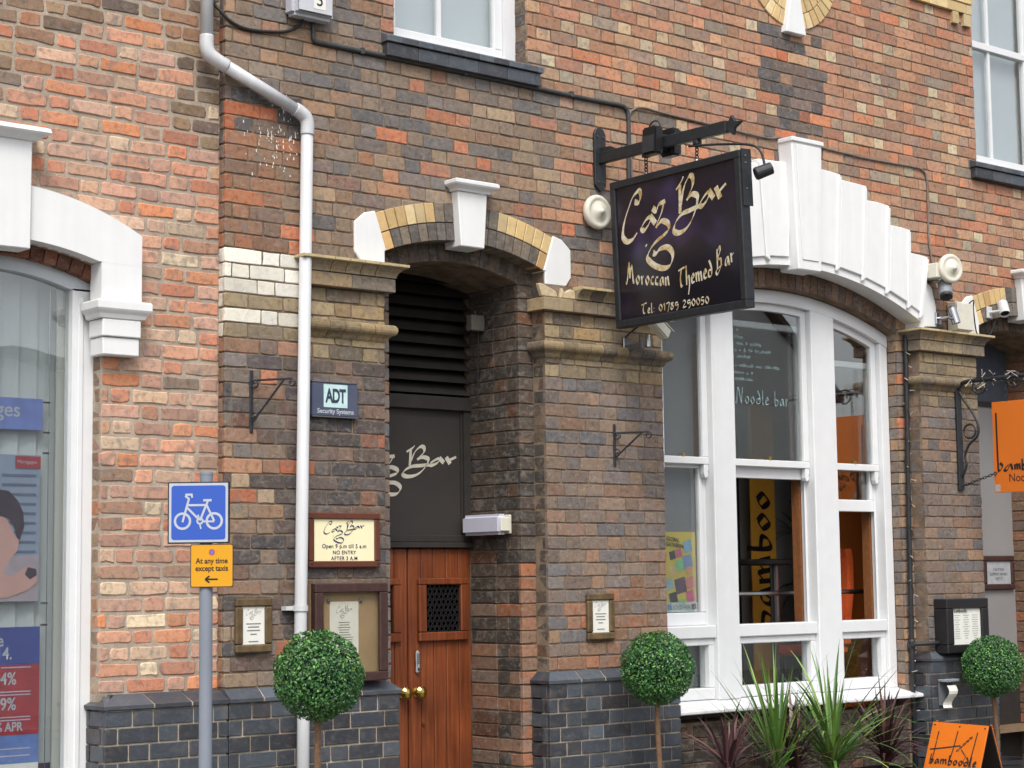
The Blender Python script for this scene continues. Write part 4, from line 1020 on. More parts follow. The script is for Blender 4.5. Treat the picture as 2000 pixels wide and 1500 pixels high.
# ---------------------------------------------------------------- bank window, blind and posters
bw = sub('bank_window', bank, (4.0, 0.17, 0.6))
fo = lambda x: arc_z(x, 4.0, 3.298, 1.5); fi = lambda x: arc_z(x, 4.0, 3.228, 1.35)
def arcs(x0, x1, lo, hi, y0, y1, n=16):
    P = [(x0 + (x1 - x0) * i / n, lo(x0 + (x1 - x0) * i / n)) for i in range(n + 1)] + [(x1 - (x1 - x0) * i / n, hi(x1 - (x1 - x0) * i / n)) for i in range(n + 1)]
    return MB().prism(P, y0, y1)
arcs(3.44, 4.56, lambda x: fi(min(max(x, 3.55), 4.45)), fo, 0.152, 0.23, 24).build('frame_head', FRAMEGREY, bw)
for a, b in ((3.43, 3.549), (4.451, 4.57)):
    MB().box(a, b, 0.152, 0.23, 0.60, 3.16).build('frame_jamb', WHITEW, bw)
    c = a + 0.03; MB().box(c, c + 0.03, 0.142, 0.1515, 0.60, 3.12).build('frame_bead', WHITEW, bw, bev=0.004)
MB().box(3.43, 4.57, 0.10, 0.24, 0.55, 0.60).build('window_sill', WHITEW, bw, bev=0.005)
MB().box(3.43, 4.57, YK + 0.01, 0.30, 0.0, 0.549).build('stall_riser', MORT_BANK, bw)
arcs(3.545, 4.455, lambda x: 0.60, lambda x: fi(x) + 0.01, 0.19, 0.194).build('window_pane', GLASS, bw)
MB().box(4.412, 4.55, 0.245, 0.26, 0.60, 3.2).build('inner_reveal', REVEALGREY, bw)
vb = thing('vertical_blind', 'white vertical slat blind hanging behind the bank window glass', 'blind', (3.95, 0.355, 0.5))
for i in range(11):
    x = 3.36 + 0.1 * i
    MB().box(-0.047, 0.047, -0.001, 0.001, 0.5, 3.28, Matrix.Translation((x + 0.047, 0.355, 0)) @ Matrix.Rotation(R(-12), 4, 'Z')).build('blind_slat', BLINDM, vb)
MB().box(3.34, 4.45, 0.335, 0.375, 3.281, 3.32).build('blind_rail', PVC, vb)
ppl = 0.300
def flatbox(x0, x1, z0, z1, y=ppl, t=0.004): return MB().box(x0, x1, y, y + t, z0, z1)
ph = thing('mortgage_header_poster', 'narrow blue strip poster with white letters in bank window', 'poster', (4.1, ppl, 2.44))
flatbox(3.80, 4.367, 2.44, 2.60).build('board', plain('poster_periwinkle', (120, 138, 205), 0.5), ph)
text_obj('lettering', 'ges', 0.105, frameM((4.245, ppl, 2.505), (1, 0, 0), (0, -1, 0)), SIGNWHITE, ph, 'RIGHT', bold=0.001)
pc = thing('child_photo_poster', 'photo poster of a young child with dark hair above the rates poster', 'poster', (4.1, ppl, 1.57))
flatbox(3.75, 4.358, 1.575, 2.312).build('board', SHUTP, pc)
fy = ppl - 0.002
PQ = lambda L: [(4.13 + 0.00282 * x, 2.311 - (y - 890) * 0.00259) for x, y in L]
SLATP = plain('printed_slat_shadow', (104, 116, 142), 0.6)
for i in range(9):
    MB().box(4.15, 4.335, fy, fy + 0.0015, 2.20 - 0.048 * i, 2.214 - 0.048 * i).build('printed_slat', SLATP, pc)
MB().prism(PQ([(-40, 1088), (80, 1085), (79, 1174), (-40, 1174)]), fy - 0.0005, fy + 0.0012).build('printed_table', plain('printed_table_tone', (178, 166, 176), 0.5, var=0.1), pc)
MB().prism(PQ([(-40, 1000), (10, 1005), (24, 1028), (34, 1050), (41, 1056), (38, 1076), (25, 1092), (14, 1112), (5, 1132), (-40, 1130)]), fy - 0.002, fy - 0.0012).build('printed_face', SKINP, pc)
MB().prism(PQ([(-40, 950), (0, 958), (20, 961), (38, 980), (48, 1002), (50, 1030), (42, 1056), (36, 1050), (31, 1030), (20, 1014), (6, 1010), (-40, 1012)]), fy - 0.0032, fy - 0.0024).build('printed_hair', HAIRP, pc)
MB().prism(PQ([(-40, 1140), (12, 1120), (28, 1126), (45, 1114), (60, 1104), (75, 1114), (76, 1136), (60, 1152), (22, 1166), (-40, 1170)]), fy - 0.0042, fy - 0.0036).build('printed_hands', SKINP, pc)
MB().prism(PQ([(58, 1108), (74, 1112), (75, 1124), (62, 1132), (52, 1122)]), fy - 0.0052, fy - 0.0046).build('printed_toy', HAIRP, pc)
lab = MB().box(4.22, 4.357, fy - 0.0035, fy - 0.002, 2.245, 2.305).build('label', RED, pc)
text_obj('label_lettering', 'Mortgages', 0.026, frameM((4.337, fy - 0.004, 2.268), (1, 0, 0), (0, -1, 0)), SIGNWHITE, pc, 'RIGHT')
pr_ = thing('rates_poster', 'blue and red banded poster listing percentage rates in bank window', 'poster', (4.1, ppl, 0.62))
flatbox(3.75, 4.366, 1.262, 1.448).build('board_blue', PBLUE, pr_); flatbox(3.75, 4.366, 0.915, 1.261).build('board_red', RED, pr_)
flatbox(3.75, 4.366, 0.775, 0.914).build('board_light_blue', LBLUE, pr_); flatbox(3.75, 4.366, 0.62, 0.774).build('board_white', PAPER, pr_)
for s_, sz, x, z in (('te', 0.085, 4.172, 1.355), ('014.', 0.085, 4.218, 1.29), ('94%', 0.085, 4.242, 1.165), ('99%', 0.085, 4.242, 1.04), ('.1% APR', 0.062, 4.278, 0.935)):
    text_obj('lettering', s_, sz, frameM((x, ppl, z), (1, 0, 0), (0, -1, 0)), SIGNWHITE, pr_, 'RIGHT', bold=0.0015, sx=0.85)
mb = MB()
for z, l in ((1.245, 0.16), (1.125, 0.26), (1.11, 0.26), (1.0, 0.24), (0.985, 0.24), (0.845, 0.22), (0.81, 0.20)): mb.box(4.32 - l, 4.32, ppl - 0.0012, ppl - 0.0004, z, z + 0.006)
mb.build('small_print', plain('pale_print', (200, 190, 210), 0.6), pr_)
wr = thing('display_wire', 'steel display wires with small clamps beside the posters', 'display wire', (4.41, 0.31, 0.6))
MB().tube([(4.405, 0.31, 0.6), (4.405, 0.31, 3.2)], 0.0022, 6).build('wire', STEEL, wr); 
for z in (2.585, 2.43, 2.325, 1.565, 1.455): MB().tube([(4.375, 0.31, z), (4.41, 0.31, z)], 0.006, 8).build('clamp', STEEL, wr)
bs = MB().box(4.30, 4.45, 0.32, 0.33, 0.5, 0.765).build('desk_panel', plain('purple_card', (70, 44, 84), 0.5)); tag(bs, 'small dark purple card standing at the foot of the bank window', 'card')

# ---------------------------------------------------------------- room behind the large window
struct(MB().box(8.2, 14.2, 0.36, 3.3, 0.42, 0.46).build('room_floor', FLOORW)); struct(MB().box(8.2, 14.2, 1.78, 1.82, 0.461, 3.9).build('room_wall', ROOMGREY))
struct(MB().box(8.16, 8.2, 0.36, 3.3, 0.42, 3.9).build('room_side_wall', ROOMGREY)); struct(MB().box(8.2, 14.2, 0.36, 3.34, 3.9, 3.94).build('room_ceiling', ROOMGREY))
struct(MB().box(11.32, 11.36, 0.362, 1.36, 0.461, 3.899).build('room_orange_wall', ROOMORANGE))
gb = MB().box(8.60, 9.22, 0.372, 0.375, 0.80, 3.70).build('roller_blind', GREYBLIND); tag(gb, 'grey fabric blind drawn behind the narrow sash beside the brick pier', 'blind')
dk = thing('dark_cabinet', 'tall dark cabinet standing inside the room behind the open sash', 'cabinet', (10.6, 1.7, 0.46))
MB().box(10.2, 10.91, 1.6, 1.77, 0.461, 3.2).build('cabinet_body', DARKROOM, dk, bev=0.01); MB().box(10.80, 10.815, 1.585, 1.599, 0.55, 3.1).build('cabinet_handle', STEEL, dk)
bn_ = thing('ochre_banner', 'ochre vertical banner with large black letters inside the noodle bar', 'banner', (11.06, 1.5, 0.7))
MB().box(10.92, 11.20, 1.5, 1.508, 0.7, 3.0).build('banner_cloth', BANNERC, bn_)
MB().tube([(10.90, 1.504, 3.01), (11.22, 1.504, 3.01)], 0.012, 8).build('banner_rod', DARKROOM, bn_)
Mb = frameM((11.13, 1.5, 1.25), (0, 0, 1), (0, -1, 0)); 
pen_letters('bamboo', 0.0, 0.0, 0.26, 0.0, 1.15, Mb, 0.026, 0.007, R(45), 0.002, INK, bn_)
bt = thing('bar_table', 'high round dark bar table on chrome pedestal behind the open sash', 'table', (10.62, 1.0, 0.46))
MB().lathe([(0.34, 0), (0.36, 0.01), (0.36, 0.035), (0.34, 0.045)], Matrix.Translation((10.62, 1.0, 1.735)), 32).build('table_top', DARKROOM, bt)
MB().tube([(10.62, 1.0, 0.49), (10.62, 1.0, 1.734)], 0.035, 14).build('pedestal', STEEL, bt); MB().lathe([(0.24, 0), (0.22, 0.02), (0.04, 0.03)], Matrix.Translation((10.62, 1.0, 0.4605)), 28).build('table_base', STEEL, bt)
rl = thing('steel_rail', 'horizontal brushed steel rail across the inside of the large window', 'rail', (10.3, 0.5, 1.53))
MB().tube([(9.30, 0.50, 1.535), (11.25, 0.50, 1.535)], 0.017, 12).build('rail_bar', STEEL, rl)
for x in (9.32, 11.22): MB().tube([(x, 0.50, 0.461), (x, 0.50, 1.518)], 0.014, 10).build('rail_post', STEEL, rl)
ch = thing('orange_chair', 'tall orange upholstered bar chair by the orange wall', 'chair', (10.98, 0.78, 0.46))
bk = [(0.0, 1.15), (0.015, 1.35), (0.05, 1.55), (0.055, 1.78), (0.035, 1.85)]
mb = MB()
for (d0, z0), (d1, z1) in zip(bk[:-1], bk[1:]):
    mb.loft([(10.95 + d0, 0.62, z0), (11.02 + d0, 0.62, z0), (11.02 + d0, 0.98, z0), (10.95 + d0, 0.98, z0)], [(10.95 + d1, 0.62, z1), (11.02 + d1, 0.62, z1), (11.02 + d1, 0.98, z1), (10.95 + d1, 0.98, z1)], True)
mb.build('backrest', ORANGEFAB, ch); MB().box(10.60, 11.0, 0.62, 0.98, 1.07, 1.145).build('seat', ORANGEFAB, ch, bev=0.02, seg=2)
for x, y in ((10.64, 0.66), (10.96, 0.66), (10.64, 0.94), (10.96, 0.94)): MB().tube([(x, y, 0.461), (x, y, 1.07)], 0.012, 8).build('leg', STEEL, ch)

def blades(base, n, L0, L1, spread, width, cols, seed, droop=0.5, up=0.9):
    r = random.Random(seed); mb = MB(); C = []
    for i in range(n):
        az = r.uniform(0, 2 * math.pi); el = R(r.uniform(90 - spread, 88)); L = r.uniform(L0, L1); w_ = width * r.uniform(0.7, 1.2)
        d = Vector((math.cos(az) * math.cos(el), math.sin(az) * math.cos(el), math.sin(el))); side = Vector((-math.sin(az), math.cos(az), 0))
        p = Vector(base) + Vector((r.uniform(-.02, .02), r.uniform(-.02, .02), r.uniform(0, 0.12))); k = 9; prev = None; c0 = r.choice(cols); sh = r.uniform(0.75, 1.25); dr = droop * r.uniform(0.3, 1.4)
        pts = []
        for j in range(k + 1):
            t = j / k; pts.append(p.copy()); d = (d + Vector((0, 0, -dr * 0.085 * (1 + 1.2 * t)))).normalized(); p = p + d * (L / k)
        for j in range(k):
            wa = w_ * (0.35 + 0.65 * math.sin(math.pi * min(0.5, 0.18 + j / k * 0.9))) * (1 - (j / k) ** 3); wb = w_ * (0.35 + 0.65 * math.sin(math.pi * min(0.5, 0.18 + (j + 1) / k * 0.9))) * (1 - ((j + 1) / k) ** 3) + 0.0006
            fold = Vector((0, 0, 0.25 * wa))
            a, b = pts[j], pts[j + 1]
            mb.quad(a - side * wa + fold, b - side * wb + fold * (wb / max(wa, 1e-5)), b, a); mb.quad(a, b, b + side * wb + fold * (wb / max(wa, 1e-5)), a + side * wa + fold)
            C += [tuple(v * sh for v in c0)] * 8
    return mb, C
def build_blades(name, mbC, parent):
    mb, C = mbC; me = bpy.data.meshes.new(name); me.from_pydata(mb.v, [], mb.f); setcol(me, C); return link(name, me, BLADE, parent)
GREENS = [lin((110, 150, 62), 0.75), lin((88, 132, 56), 0.75), lin((140, 170, 92), 0.75), lin((70, 112, 52), 0.75)]
PURP = [lin((98, 62, 66), 0.75), lin((80, 54, 60), 0.75), lin((120, 80, 78), 0.75), lin((66, 48, 54), 0.75)]
DKG = [lin((50, 66, 48), 0.7), lin((38, 52, 40), 0.7)]
ip = thing('indoor_palm', 'dark spiky palm standing indoors beside the ochre banner', 'plant', (11.52, 1.55, 0.46))
MB().tube([(11.52, 1.55, 0.7), (11.53, 1.55, 1.95)], 0.025, 8).build('stem', BARK, ip); MB().lathe([(0.13, 0), (0.17, 0.28), (0.15, 0.28), (0.13, 0.25)], Matrix.Translation((11.52, 1.55, 0.461)), 20).build('pot', POT, ip)
mb, C = blades((11.53, 1.55, 1.9), 26, 0.22, 0.42, 85, 0.016, DKG, 5, 1.1); m2, C2 = blades((11.53, 1.55, 1.5), 18, 0.2, 0.36, 85, 0.015, DKG, 6, 1.1)
k = len(mb.v); mb.v += m2.v; mb.f += [tuple(k + q for q in f) for f in m2.f]; build_blades('crown', (mb, C + C2), ip)

# posters stuck on the sash next to the pier
gp = thing('festival_poster', 'yellow poster covered in small coloured squares taped inside the sash', 'poster', (8.96, 0.335, 1.42))
MB().box(8.83, 9.118, 0.340, 0.3415, 1.435, 1.955).build('sheet', plain('poster_yellow', (230, 208, 104), 0.5, var=0.15, scale=5), gp)
text_obj('lettering', 'GLOBAL\nGATHERING', 0.036, frameM((8.845, 0.3395, 1.90), (1, 0, -0.12), (0, -1, 0)), INK, gp, 'LEFT', bold=0.001, sx=0.9)
PC = [(90, 90, 96), (222, 120, 156), (150, 212, 156), (150, 192, 222), (118, 100, 120), (230, 150, 148), (168, 202, 216), (234, 206, 150), (146, 170, 212), (240, 176, 146)]
for i, (x, z, s_) in enumerate(((8.90, 1.80, 0.055), (8.96, 1.815, 0.055), (8.965, 1.735, 0.075), (9.045, 1.86, 0.075), (8.97, 1.60, 0.10), (9.06, 1.62, 0.075), (8.865, 1.61, 0.07), (8.90, 1.70, 0.06), (9.04, 1.76, 0.085), (9.05, 1.70, 0.05), (8.90, 1.52, 0.07), (9.06, 1.53, 0.075), (8.98, 1.48, 0.06), (8.86, 1.46, 0.045), (9.09, 1.46, 0.04))):
    M_ = frameM((x, 0.3385 - 0.0002 * i, z), (1, 0, 0.22), (0, -1, 0)); MB().box(-s_ / 2, s_ / 2, -0.0001, 0.0001, -s_ / 2, s_ / 2, M_).build('printed_square', plain('poster_square%d' % i, PC[i % 10], 0.5), gp)
tk = thing('handwritten_notice', 'white paper strip with handwritten words under the yellow poster', 'notice', (8.96, 0.335, 1.36))
MB().box(8.825, 9.122, 0.336, 0.3372, 1.425, 1.490).build('sheet', plain('pale_green_paper', (214, 226, 222), 0.7), tk)
text_obj('lettering', 'TS SOLD HERE', 0.04, frameM((8.84, 0.336, 1.442), (1, 0, 0), (0, -1, 0)), GREYINK, tk, 'LEFT', sx=0.9)

# ---------------------------------------------------------------- pipes and cables on the wall
dp = thing('downpipe', 'white plastic rainwater downpipe with an offset bend running down the brick pilaster', 'drainpipe', (5.67, -0.06, 0))
MB().tube([(5.118, -0.04, 5.6), (5.118, -0.04, 4.50)], 0.034, 18).build('upper_pipe', PVC, dp, smooth=True)
MB().tube([(5.20, -0.05, 4.423), (5.70, -0.06, 4.226)], 0.034, 18).build('offset_pipe', PVC, dp, smooth=True)
MB().tube(smoothpath([(5.118, -0.04, 4.56), (5.118, -0.04, 4.50), (5.135, -0.042, 4.46), (5.18, -0.046, 4.432), (5.235, -0.05, 4.41)], 6), 0.038, 18).build('bend', PVC, dp, smooth=True)
MB().tube(smoothpath([(5.665, -0.059, 4.241), (5.70, -0.06, 4.226), (5.735, -0.06, 4.20), (5.746, -0.06, 4.16), (5.745, -0.06, 4.105)], 6), 0.0385, 18).build('bend', PVC, dp, smooth=True)
MB().tube([(5.745, -0.06, 4.15), (5.697, -0.06, 1.4), (5.69, -0.064, 1.16), (5.688, -0.10, 1.04), (5.68, -0.10, 0.05)], 0.034, 18).build('lower_pipe', PVC, dp, smooth=True)
for z, x in ((1.50, 5.698),):
    MB().tube([(x, -0.06, z), (x, -0.06, z + 0.03)], 0.0415, 18).box(x - 0.085, x + 0.0, -0.05, -0.002, z + 0.004, z + 0.026).build('pipe_bracket', PVC, dp)
cn = thing('conduit', 'dark grey steel conduit clipped along the bricks below the upstairs window', 'conduit', (7.0, 0, 4.65))
MB().tube(smoothpath([(5.818, -0.012, 4.77), (5.818, -0.014, 4.69)], 4) + smoothpath([(5.818, -0.014, 4.675), (5.828, -0.014, 4.662), (5.845, -0.014, 4.658)], 4) + smoothpath([(6.78, -0.014, 4.66), (7.78, -0.014, 4.652), (8.15, -0.014, 4.656), (8.21, -0.014, 4.645), (8.236, -0.014, 4.61), (8.238, -0.014, 4.5), (8.23, -0.014, 4.2), (8.215, -0.014, 3.7)], 6), 0.0135, 10).build('conduit_tube', CONDUIT, cn, smooth=True)
for x in (6.15, 6.9, 7.75): MB().box(x - 0.012, x + 0.012, -0.030, 0.003, 4.640, 4.678).build('saddle_clip', CONDUIT, cn, bev=0.003)
cb = MB().tube(smoothpath([(8.262, -0.01, 3.9), (8.262, -0.01, 4.26), (8.250, -0.01, 4.58), (8.29, -0.01, 4.645), (8.37, -0.01, 4.672), (8.58, -0.01, 4.663), (9.06, -0.01, 4.652), (9.55, -0.01, 4.640), (9.72, -0.012, 4.664), (10.2, -0.01, 4.649), (10.65, -0.01, 4.640), (11.11, -0.01, 4.648), (11.25, -0.01, 4.635), (11.292, -0.01, 4.57), (11.294, -0.01, 4.38), (11.296, -0.01, 4.07), (11.34, -0.03, 3.83), (11.37, -0.05, 3.76)], 5), 0.0075, 8).build('power_cable', GREYCABLE, smooth=True)
tag(cb, 'thin weathered cable sagging along the bricks above the white stepped arch', 'cable')
cb = MB().tube(smoothpath([(5.195, 0.04, 5.3), (5.200, 0.04, 4.83), (5.235, 0.0, 4.72), (5.29, -0.012, 4.672), (5.38, -0.01, 4.652), (5.51, -0.01, 4.660), (5.64, -0.01, 4.685), (5.73, -0.02, 4.74), (5.74, -0.03, 4.79)], 6), 0.009, 8).build('alarm_cable', CABLE, smooth=True)
tag(cb, 'black cable looping from beside the white downpipe to the alarm box', 'cable')
al = thing('alarm_box', 'pale grey alarm box with number 3 sticker beside the upstairs window', 'alarm box', (5.75, -0.05, 4.77))
MB().box(5.63, 5.905, -0.10, 0.0, 4.765, 5.06).build('box_body', plain('alarm_grey', (196, 198, 206), 0.4, var=0.04), al, bev=0.02, seg=2)
MB().box(5.655, 5.885, -0.112, -0.1005, 4.786, 5.04).build('box_cover', plain('alarm_grey_cover', (206, 208, 214), 0.4, var=0.04), al, bev=0.01, seg=2)
MB().box(5.755, 5.835, -0.1135, -0.1125, 4.812, 4.945).build('sticker', PAPER, al)
text_obj('number', '3', 0.105, frameM((5.795, -0.1136, 4.832), (1, 0, 0), (0, -1, 0)), INK, al, 'CENTER')
bpz = thing('black_downpipe', 'slim black pipe with a branch running down the jamb beside the large window', 'pipe', (11.06, 0.08, 0))
MB().tube([(11.092, 0.085, 3.42), (11.092, 0.08, 3.36), (11.063, 0.08, 2.1), (11.044, 0.08, 1.0), (11.04, 0.08, 0.05)], 0.017, 12).build('pipe', BLACK, bpz, smooth=True)
MB().tube([(11.046, 0.08, 1.16), (11.046, 0.06, 1.155), (11.13, -0.03, 1.16), (11.32, -0.03, 1.165)], 0.015, 10).build('branch_pipe', BLACK, bpz, smooth=True)
MB().lathe([(0.02, 0), (0.03, 0.015), (0.03, 0.05), (0.02, 0.065)], Matrix.Translation((11.046, 0.08, 1.125)), 14).build('joint', BLACK, bpz)
MB().tube([(11.092, 0.085, 3.418), (11.14, -0.01, 3.45), (11.34, -0.07, 3.455)], 0.012, 8).build('top_pipe', BLACK, bpz, smooth=True)
p2 = MB().tube([(8.60, 0.03, 0.86), (8.603, 0.03, 0.05)], 0.018, 12).build('short_black_pipe', BLACK, smooth=True); tag(p2, 'short black pipe rising to the white sill beside the pier', 'pipe')
fl = thing('fairy_lights', 'thin string of small clear fairy lights wound around the black pipe', 'fairy lights', (11.05, 0.06, 0.6))
r3 = random.Random(9); pts = []; bl = MB()
for i in range(150):
    z = 3.40 - i * 0.0185; a = i * 0.55; x0 = 11.092 - (3.42 - z) * 0.0197
    pts.append((x0 + 0.021 * math.cos(a), 0.08 + 0.021 * math.sin(a), z))
    if i % 5 == 2:
        d = Vector((r3.uniform(-1, 1), -0.6, r3.uniform(-0.5, 0.6))).normalized(); p = Vector(pts[-1]); bl.tube([p, p + d * r3.uniform(0.025, 0.045)], [0.002, 0.003], 5)
MB().tube(pts, 0.0022, 5).build('wire', CABLE, fl); bl.build('bulbs', plain('clear_bulb', (206, 200, 190), 0.2), fl)

# ---------------------------------------------------------------- hanging sign of the bar
br_ = thing('sign_bracket', 'black iron bracket with arrow finial carrying the square hanging sign', 'bracket', (7.98, 0, 4.07))
pl = [(7.935, 4.11), (7.98, 4.068), (8.028, 4.11), (8.03, 4.44), (8.01, 4.472), (7.982, 4.482), (7.952, 4.472), (7.934, 4.44)]
MB().prism(pl, -0.022, -0.002).build('wall_plate', BLACK, br_, bev=0.003)
for x, z in ((7.958, 4.42), (8.006, 4.42), (7.958, 4.13), (8.006, 4.13)): MB().lathe([(0.009, 0), (0.007, 0.006)], Matrix.Translation((x, -0.0225, z)) @ Matrix.Rotation(R(90), 4, 'X'), 8).build('bolt', CONDUIT, br_)
A0 = Vector((7.985, -0.02, 4.283)); A1 = Vector((7.93, -1.165, 4.258)); ad_ = (A1 - A0).normalized()
Ma = frameM(A0, ad_, (-1, 0, 0)); AL = (A1 - A0).length
MB().box(0, AL, -0.02, 0.02, -0.035, 0.035, Ma).build('arm', BLACK, br_, bev=0.003)
MB().prism([(0.0, 0.036), (0.16, 0.036), (0.10, 0.062), (0.0, 0.066)], -0.012, 0.012, Ma).build('gusset', BLACK, br_)
MB().prism([(AL - 0.01, -0.03), (AL + 0.02, -0.03), (AL + 0.055, -0.06), (AL + 0.065, -0.02), (AL + 0.125, 0.012), (AL + 0.07, 0.02), (AL + 0.04, 0.062), (AL + 0.02, 0.03), (AL - 0.01, 0.03)], -0.012, 0.012, Ma).build('finial', BLACK, br_, bev=0.002)
hsn = thing('hanging_sign', 'square black pub sign with gold calligraphic lettering hanging from an iron arm', 'sign', (7.94, -0.72, 3.18))
ou = Vector((-0.0595, -0.9982, -0.0083)); ov = Vector((-0.042, -0.006, 0.999)); SW, SH = 1.157, 0.903
on = ou.cross(ov).normalized()
if on.x > 0: on = -on
Ms = frameM((7.988, -0.142, 3.193), ou, on)
MB().box(0.0, SW, 0.004, 0.055, 0.0, SH, Ms).build('panel', BLACK, hsn)
MB().box(0.03, SW - 0.03, 0.0, 0.0039, 0.03, SH - 0.03, Ms).build('face', SIGNBLACK, hsn)
fw = 0.042
for a, b, c, d in ((-0.004, SW + 0.004, -0.004, fw), (-0.004, SW + 0.004, SH - fw, SH + 0.004), (-0.004, fw, fw, SH - fw), (SW - fw, SW + 0.004, fw, SH - fw)):
    MB().box(a, b, -0.012, 0.059, c, d, Ms).build('frame_bar', BLACK, hsn, bev=0.004)
MB().box(SW + 0.005, SW + 0.012, 0.0, 0.075, SH - 0.32, SH + 0.01, Ms).build('end_strap', BLACK, hsn)
for z in (0.03, 0.07, 0.22): MB().lathe([(0.006, 0), (0.004, 0.005)], Ms @ Matrix.Translation((SW + 0.012, 0.03, SH - z)) @ Matrix.Rotation(R(90), 4, 'Y'), 8).build('screw', STEEL, hsn)
caz_word('wordmark', Ms @ Matrix.Translation((0.068, 0.0, 0.262)), 0.995, 0.637, GOLD, hsn, 0.0205, 0.001)
def ptxt(body, x, z, s_, sl_, sx, nm, a_=0.0085):
    pen_letters(body, x, z, s_, sl_, sx, Ms, a_, 0.0018, R(50), 0.001, GOLD, hsn)
ptxt('Moroccan', 0.105, 0.262, 0.102, -0.16, 0.83, 'lettering'); ptxt('Themed', 0.585, 0.180, 0.105, 0.11, 0.76, 'lettering'); ptxt('Bar', 0.915, 0.238, 0.105, 0.27, 0.80, 'lettering')
ptxt('Tel: 01789 290050', 0.238, 0.060, 0.058, -0.004, 1.13, 'lettering', 0.0052)
def chain(p0, p1, n, name, parent, r=0.0035, s_=0.012):
    p0 = Vector(p0); p1 = Vector(p1); d = (p1 - p0); L = d.length; d.normalize(); a = d.cross(Vector((1, 0, 0)) if abs(d.x) < 0.8 else Vector((0, 0, 1))).normalized(); b = d.cross(a); mb = MB()
    for i in range(n):
        c = p0 + d * (L * (i + 0.5) / n); s1 = a if i % 2 else b; h_ = L / n * 0.72
        mb.tube([c + d * (h_ * math.cos(t)) + s1 * (s_ * math.sin(t)) for t in [2 * math.pi * k / 10 for k in range(11)]], r, 5, False)
    return mb.build(name, BLACK, parent)
for f_ in (0.26, 0.655):
    top = Ms @ Vector((SW * f_, 0.03, SH + 0.005)); yy = top.y; t = (yy - A0.y) / (A1.y - A0.y); pa = A0 + (A1 - A0) * t
    chain(Vector((pa.x, pa.y, pa.z - 0.04)), top, 6, 'chain', hsn)
    MB().lathe([(0.014, 0), (0.012, 0.016), (0.005, 0.02)], Matrix.Translation(top), 10).build('eye_bolt', STEEL, hsn); MB().box(pa.x - 0.022, pa.x + 0.022, pa.y - 0.02, pa.y + 0.02, pa.z - 0.065, pa.z - 0.0355).build('hook_block', BLACK, hsn, bev=0.004)
fld = thing('arm_floodlight', 'twin black box floodlight with cable loop straddling the sign bracket arm', 'light', (7.96, -0.62, 4.2))
pa = A0 + (A1 - A0) * 0.50
for s_ in (-1, 1):
    Mf = Ma @ Matrix.Translation((AL * 0.50 + 0.015 * s_, 0.062 * s_, 0.006)); MB().box(-0.062, 0.062, -0.038, 0.038, -0.085, 0.085, Mf).build('lamp_housing', plain('lamp_black%d' % s_, (34, 34, 36), 0.4), fld, bev=0.012, seg=2)
    MB().box(-0.05, 0.05, -0.003 + 0.039 * s_, 0.003 + 0.039 * s_, -0.07, 0.03, Mf).build('lens', plain('lamp_lens%d' % s_, (60, 62, 66), 0.1), fld)
MB().tube([tuple(Ma @ Vector((AL * 0.5 - 0.02 + 0.05 * math.cos(t), -0.04, 0.09 + 0.045 * math.sin(t)))) for t in [math.pi * k / 10 for k in range(11)]], 0.005, 6).build('cable_loop', CABLE, fld)
MB().box(AL * 0.5 - 0.03, AL * 0.5 + 0.03, -0.0235, 0.0235, -0.045, 0.05, Ma).build('arm_clamp', BLACK, fld)
sp = thing('sign_spotlight', 'small black spotlight on a curved stem at the outer edge of the hanging sign', 'light', (7.95, -1.38, 3.92))
q0 = Vector((7.93, -0.85, 4.20)); q1 = Vector((7.935, -1.33, 4.12))
MB().tube(smoothpath([q0, (7.93, -1.1, 4.165), q1, (7.95, -1.40, 4.07), (7.955, -1.425, 3.98)], 6), 0.0075, 8).build('stem', BLACK, sp, smooth=True)
hd = Matrix.Translation((7.955, -1.42, 3.955)) @ Vector((-0.75, 0.55, -0.35)).to_track_quat('Z', 'Y').to_matrix().to_4x4()
MB().lathe([(0.02, -0.05), (0.035, -0.045), (0.038, 0.05), (0.034, 0.056), (0.030, 0.045)], hd, 18).build('lamp_head', BLACK, sp, smooth=False); MB().lathe([(0.001, 0.044), (0.029, 0.044), (0.029, 0.0455)], hd, 16).build('lens', STEEL, sp)

# round white discs and cameras
def disc(name, label, c, rot, r_, mat, n=36):
    t = thing(name, label, 'wall lamp', c); M_ = Matrix.Translation(c) @ Matrix.Rotation(R(rot), 4, 'Z') @ Matrix.Rotation(R(90), 4, 'X')
    MB().lathe([(r_ * 0.9, -0.02), (r_, 0.0), (r_, 0.018), (r_ * 0.94, 0.028), (r_ * 0.78, 0.034), (r_ * 0.70, 0.026), (r_ * 0.60, 0.030), (r_ * 0.35, 0.036), (r_ * 0.28, 0.046), (r_ * 0.16, 0.05), (r_ * 0.12, 0.066), (r_ * 0.03, 0.07)], M_, n).build('disc', mat, t, smooth=True); return t
d1 = disc('round_lamp', 'round cream disc lamp on the bricks below the sign bracket', (7.925, -0.035, 3.93), 0, 0.108, CREAM)
MB().tube([(7.925, 0.0, 3.93), (7.925, -0.03, 3.93)], 0.07, 16).build('mount', CREAM, d1)
d2 = disc('round_lamp', 'round cream disc lamp on a box above the grey floodlight', (11.315, -0.17, 3.882), -12, 0.108, CREAM)
MB().box(11.19, 11.29, -0.15, 0.0, 3.81, 3.92).build('mount_box', CREAM, d2, bev=0.006); MB().tube([(11.29, -0.10, 3.87), (11.315, -0.16, 3.88)], 0.03, 12).build('mount', CREAM, d2)
fs = thing('grey_spotlight', 'grey cylinder spotlight fixed under the cream disc lamp', 'light', (11.29, -0.1, 3.68))
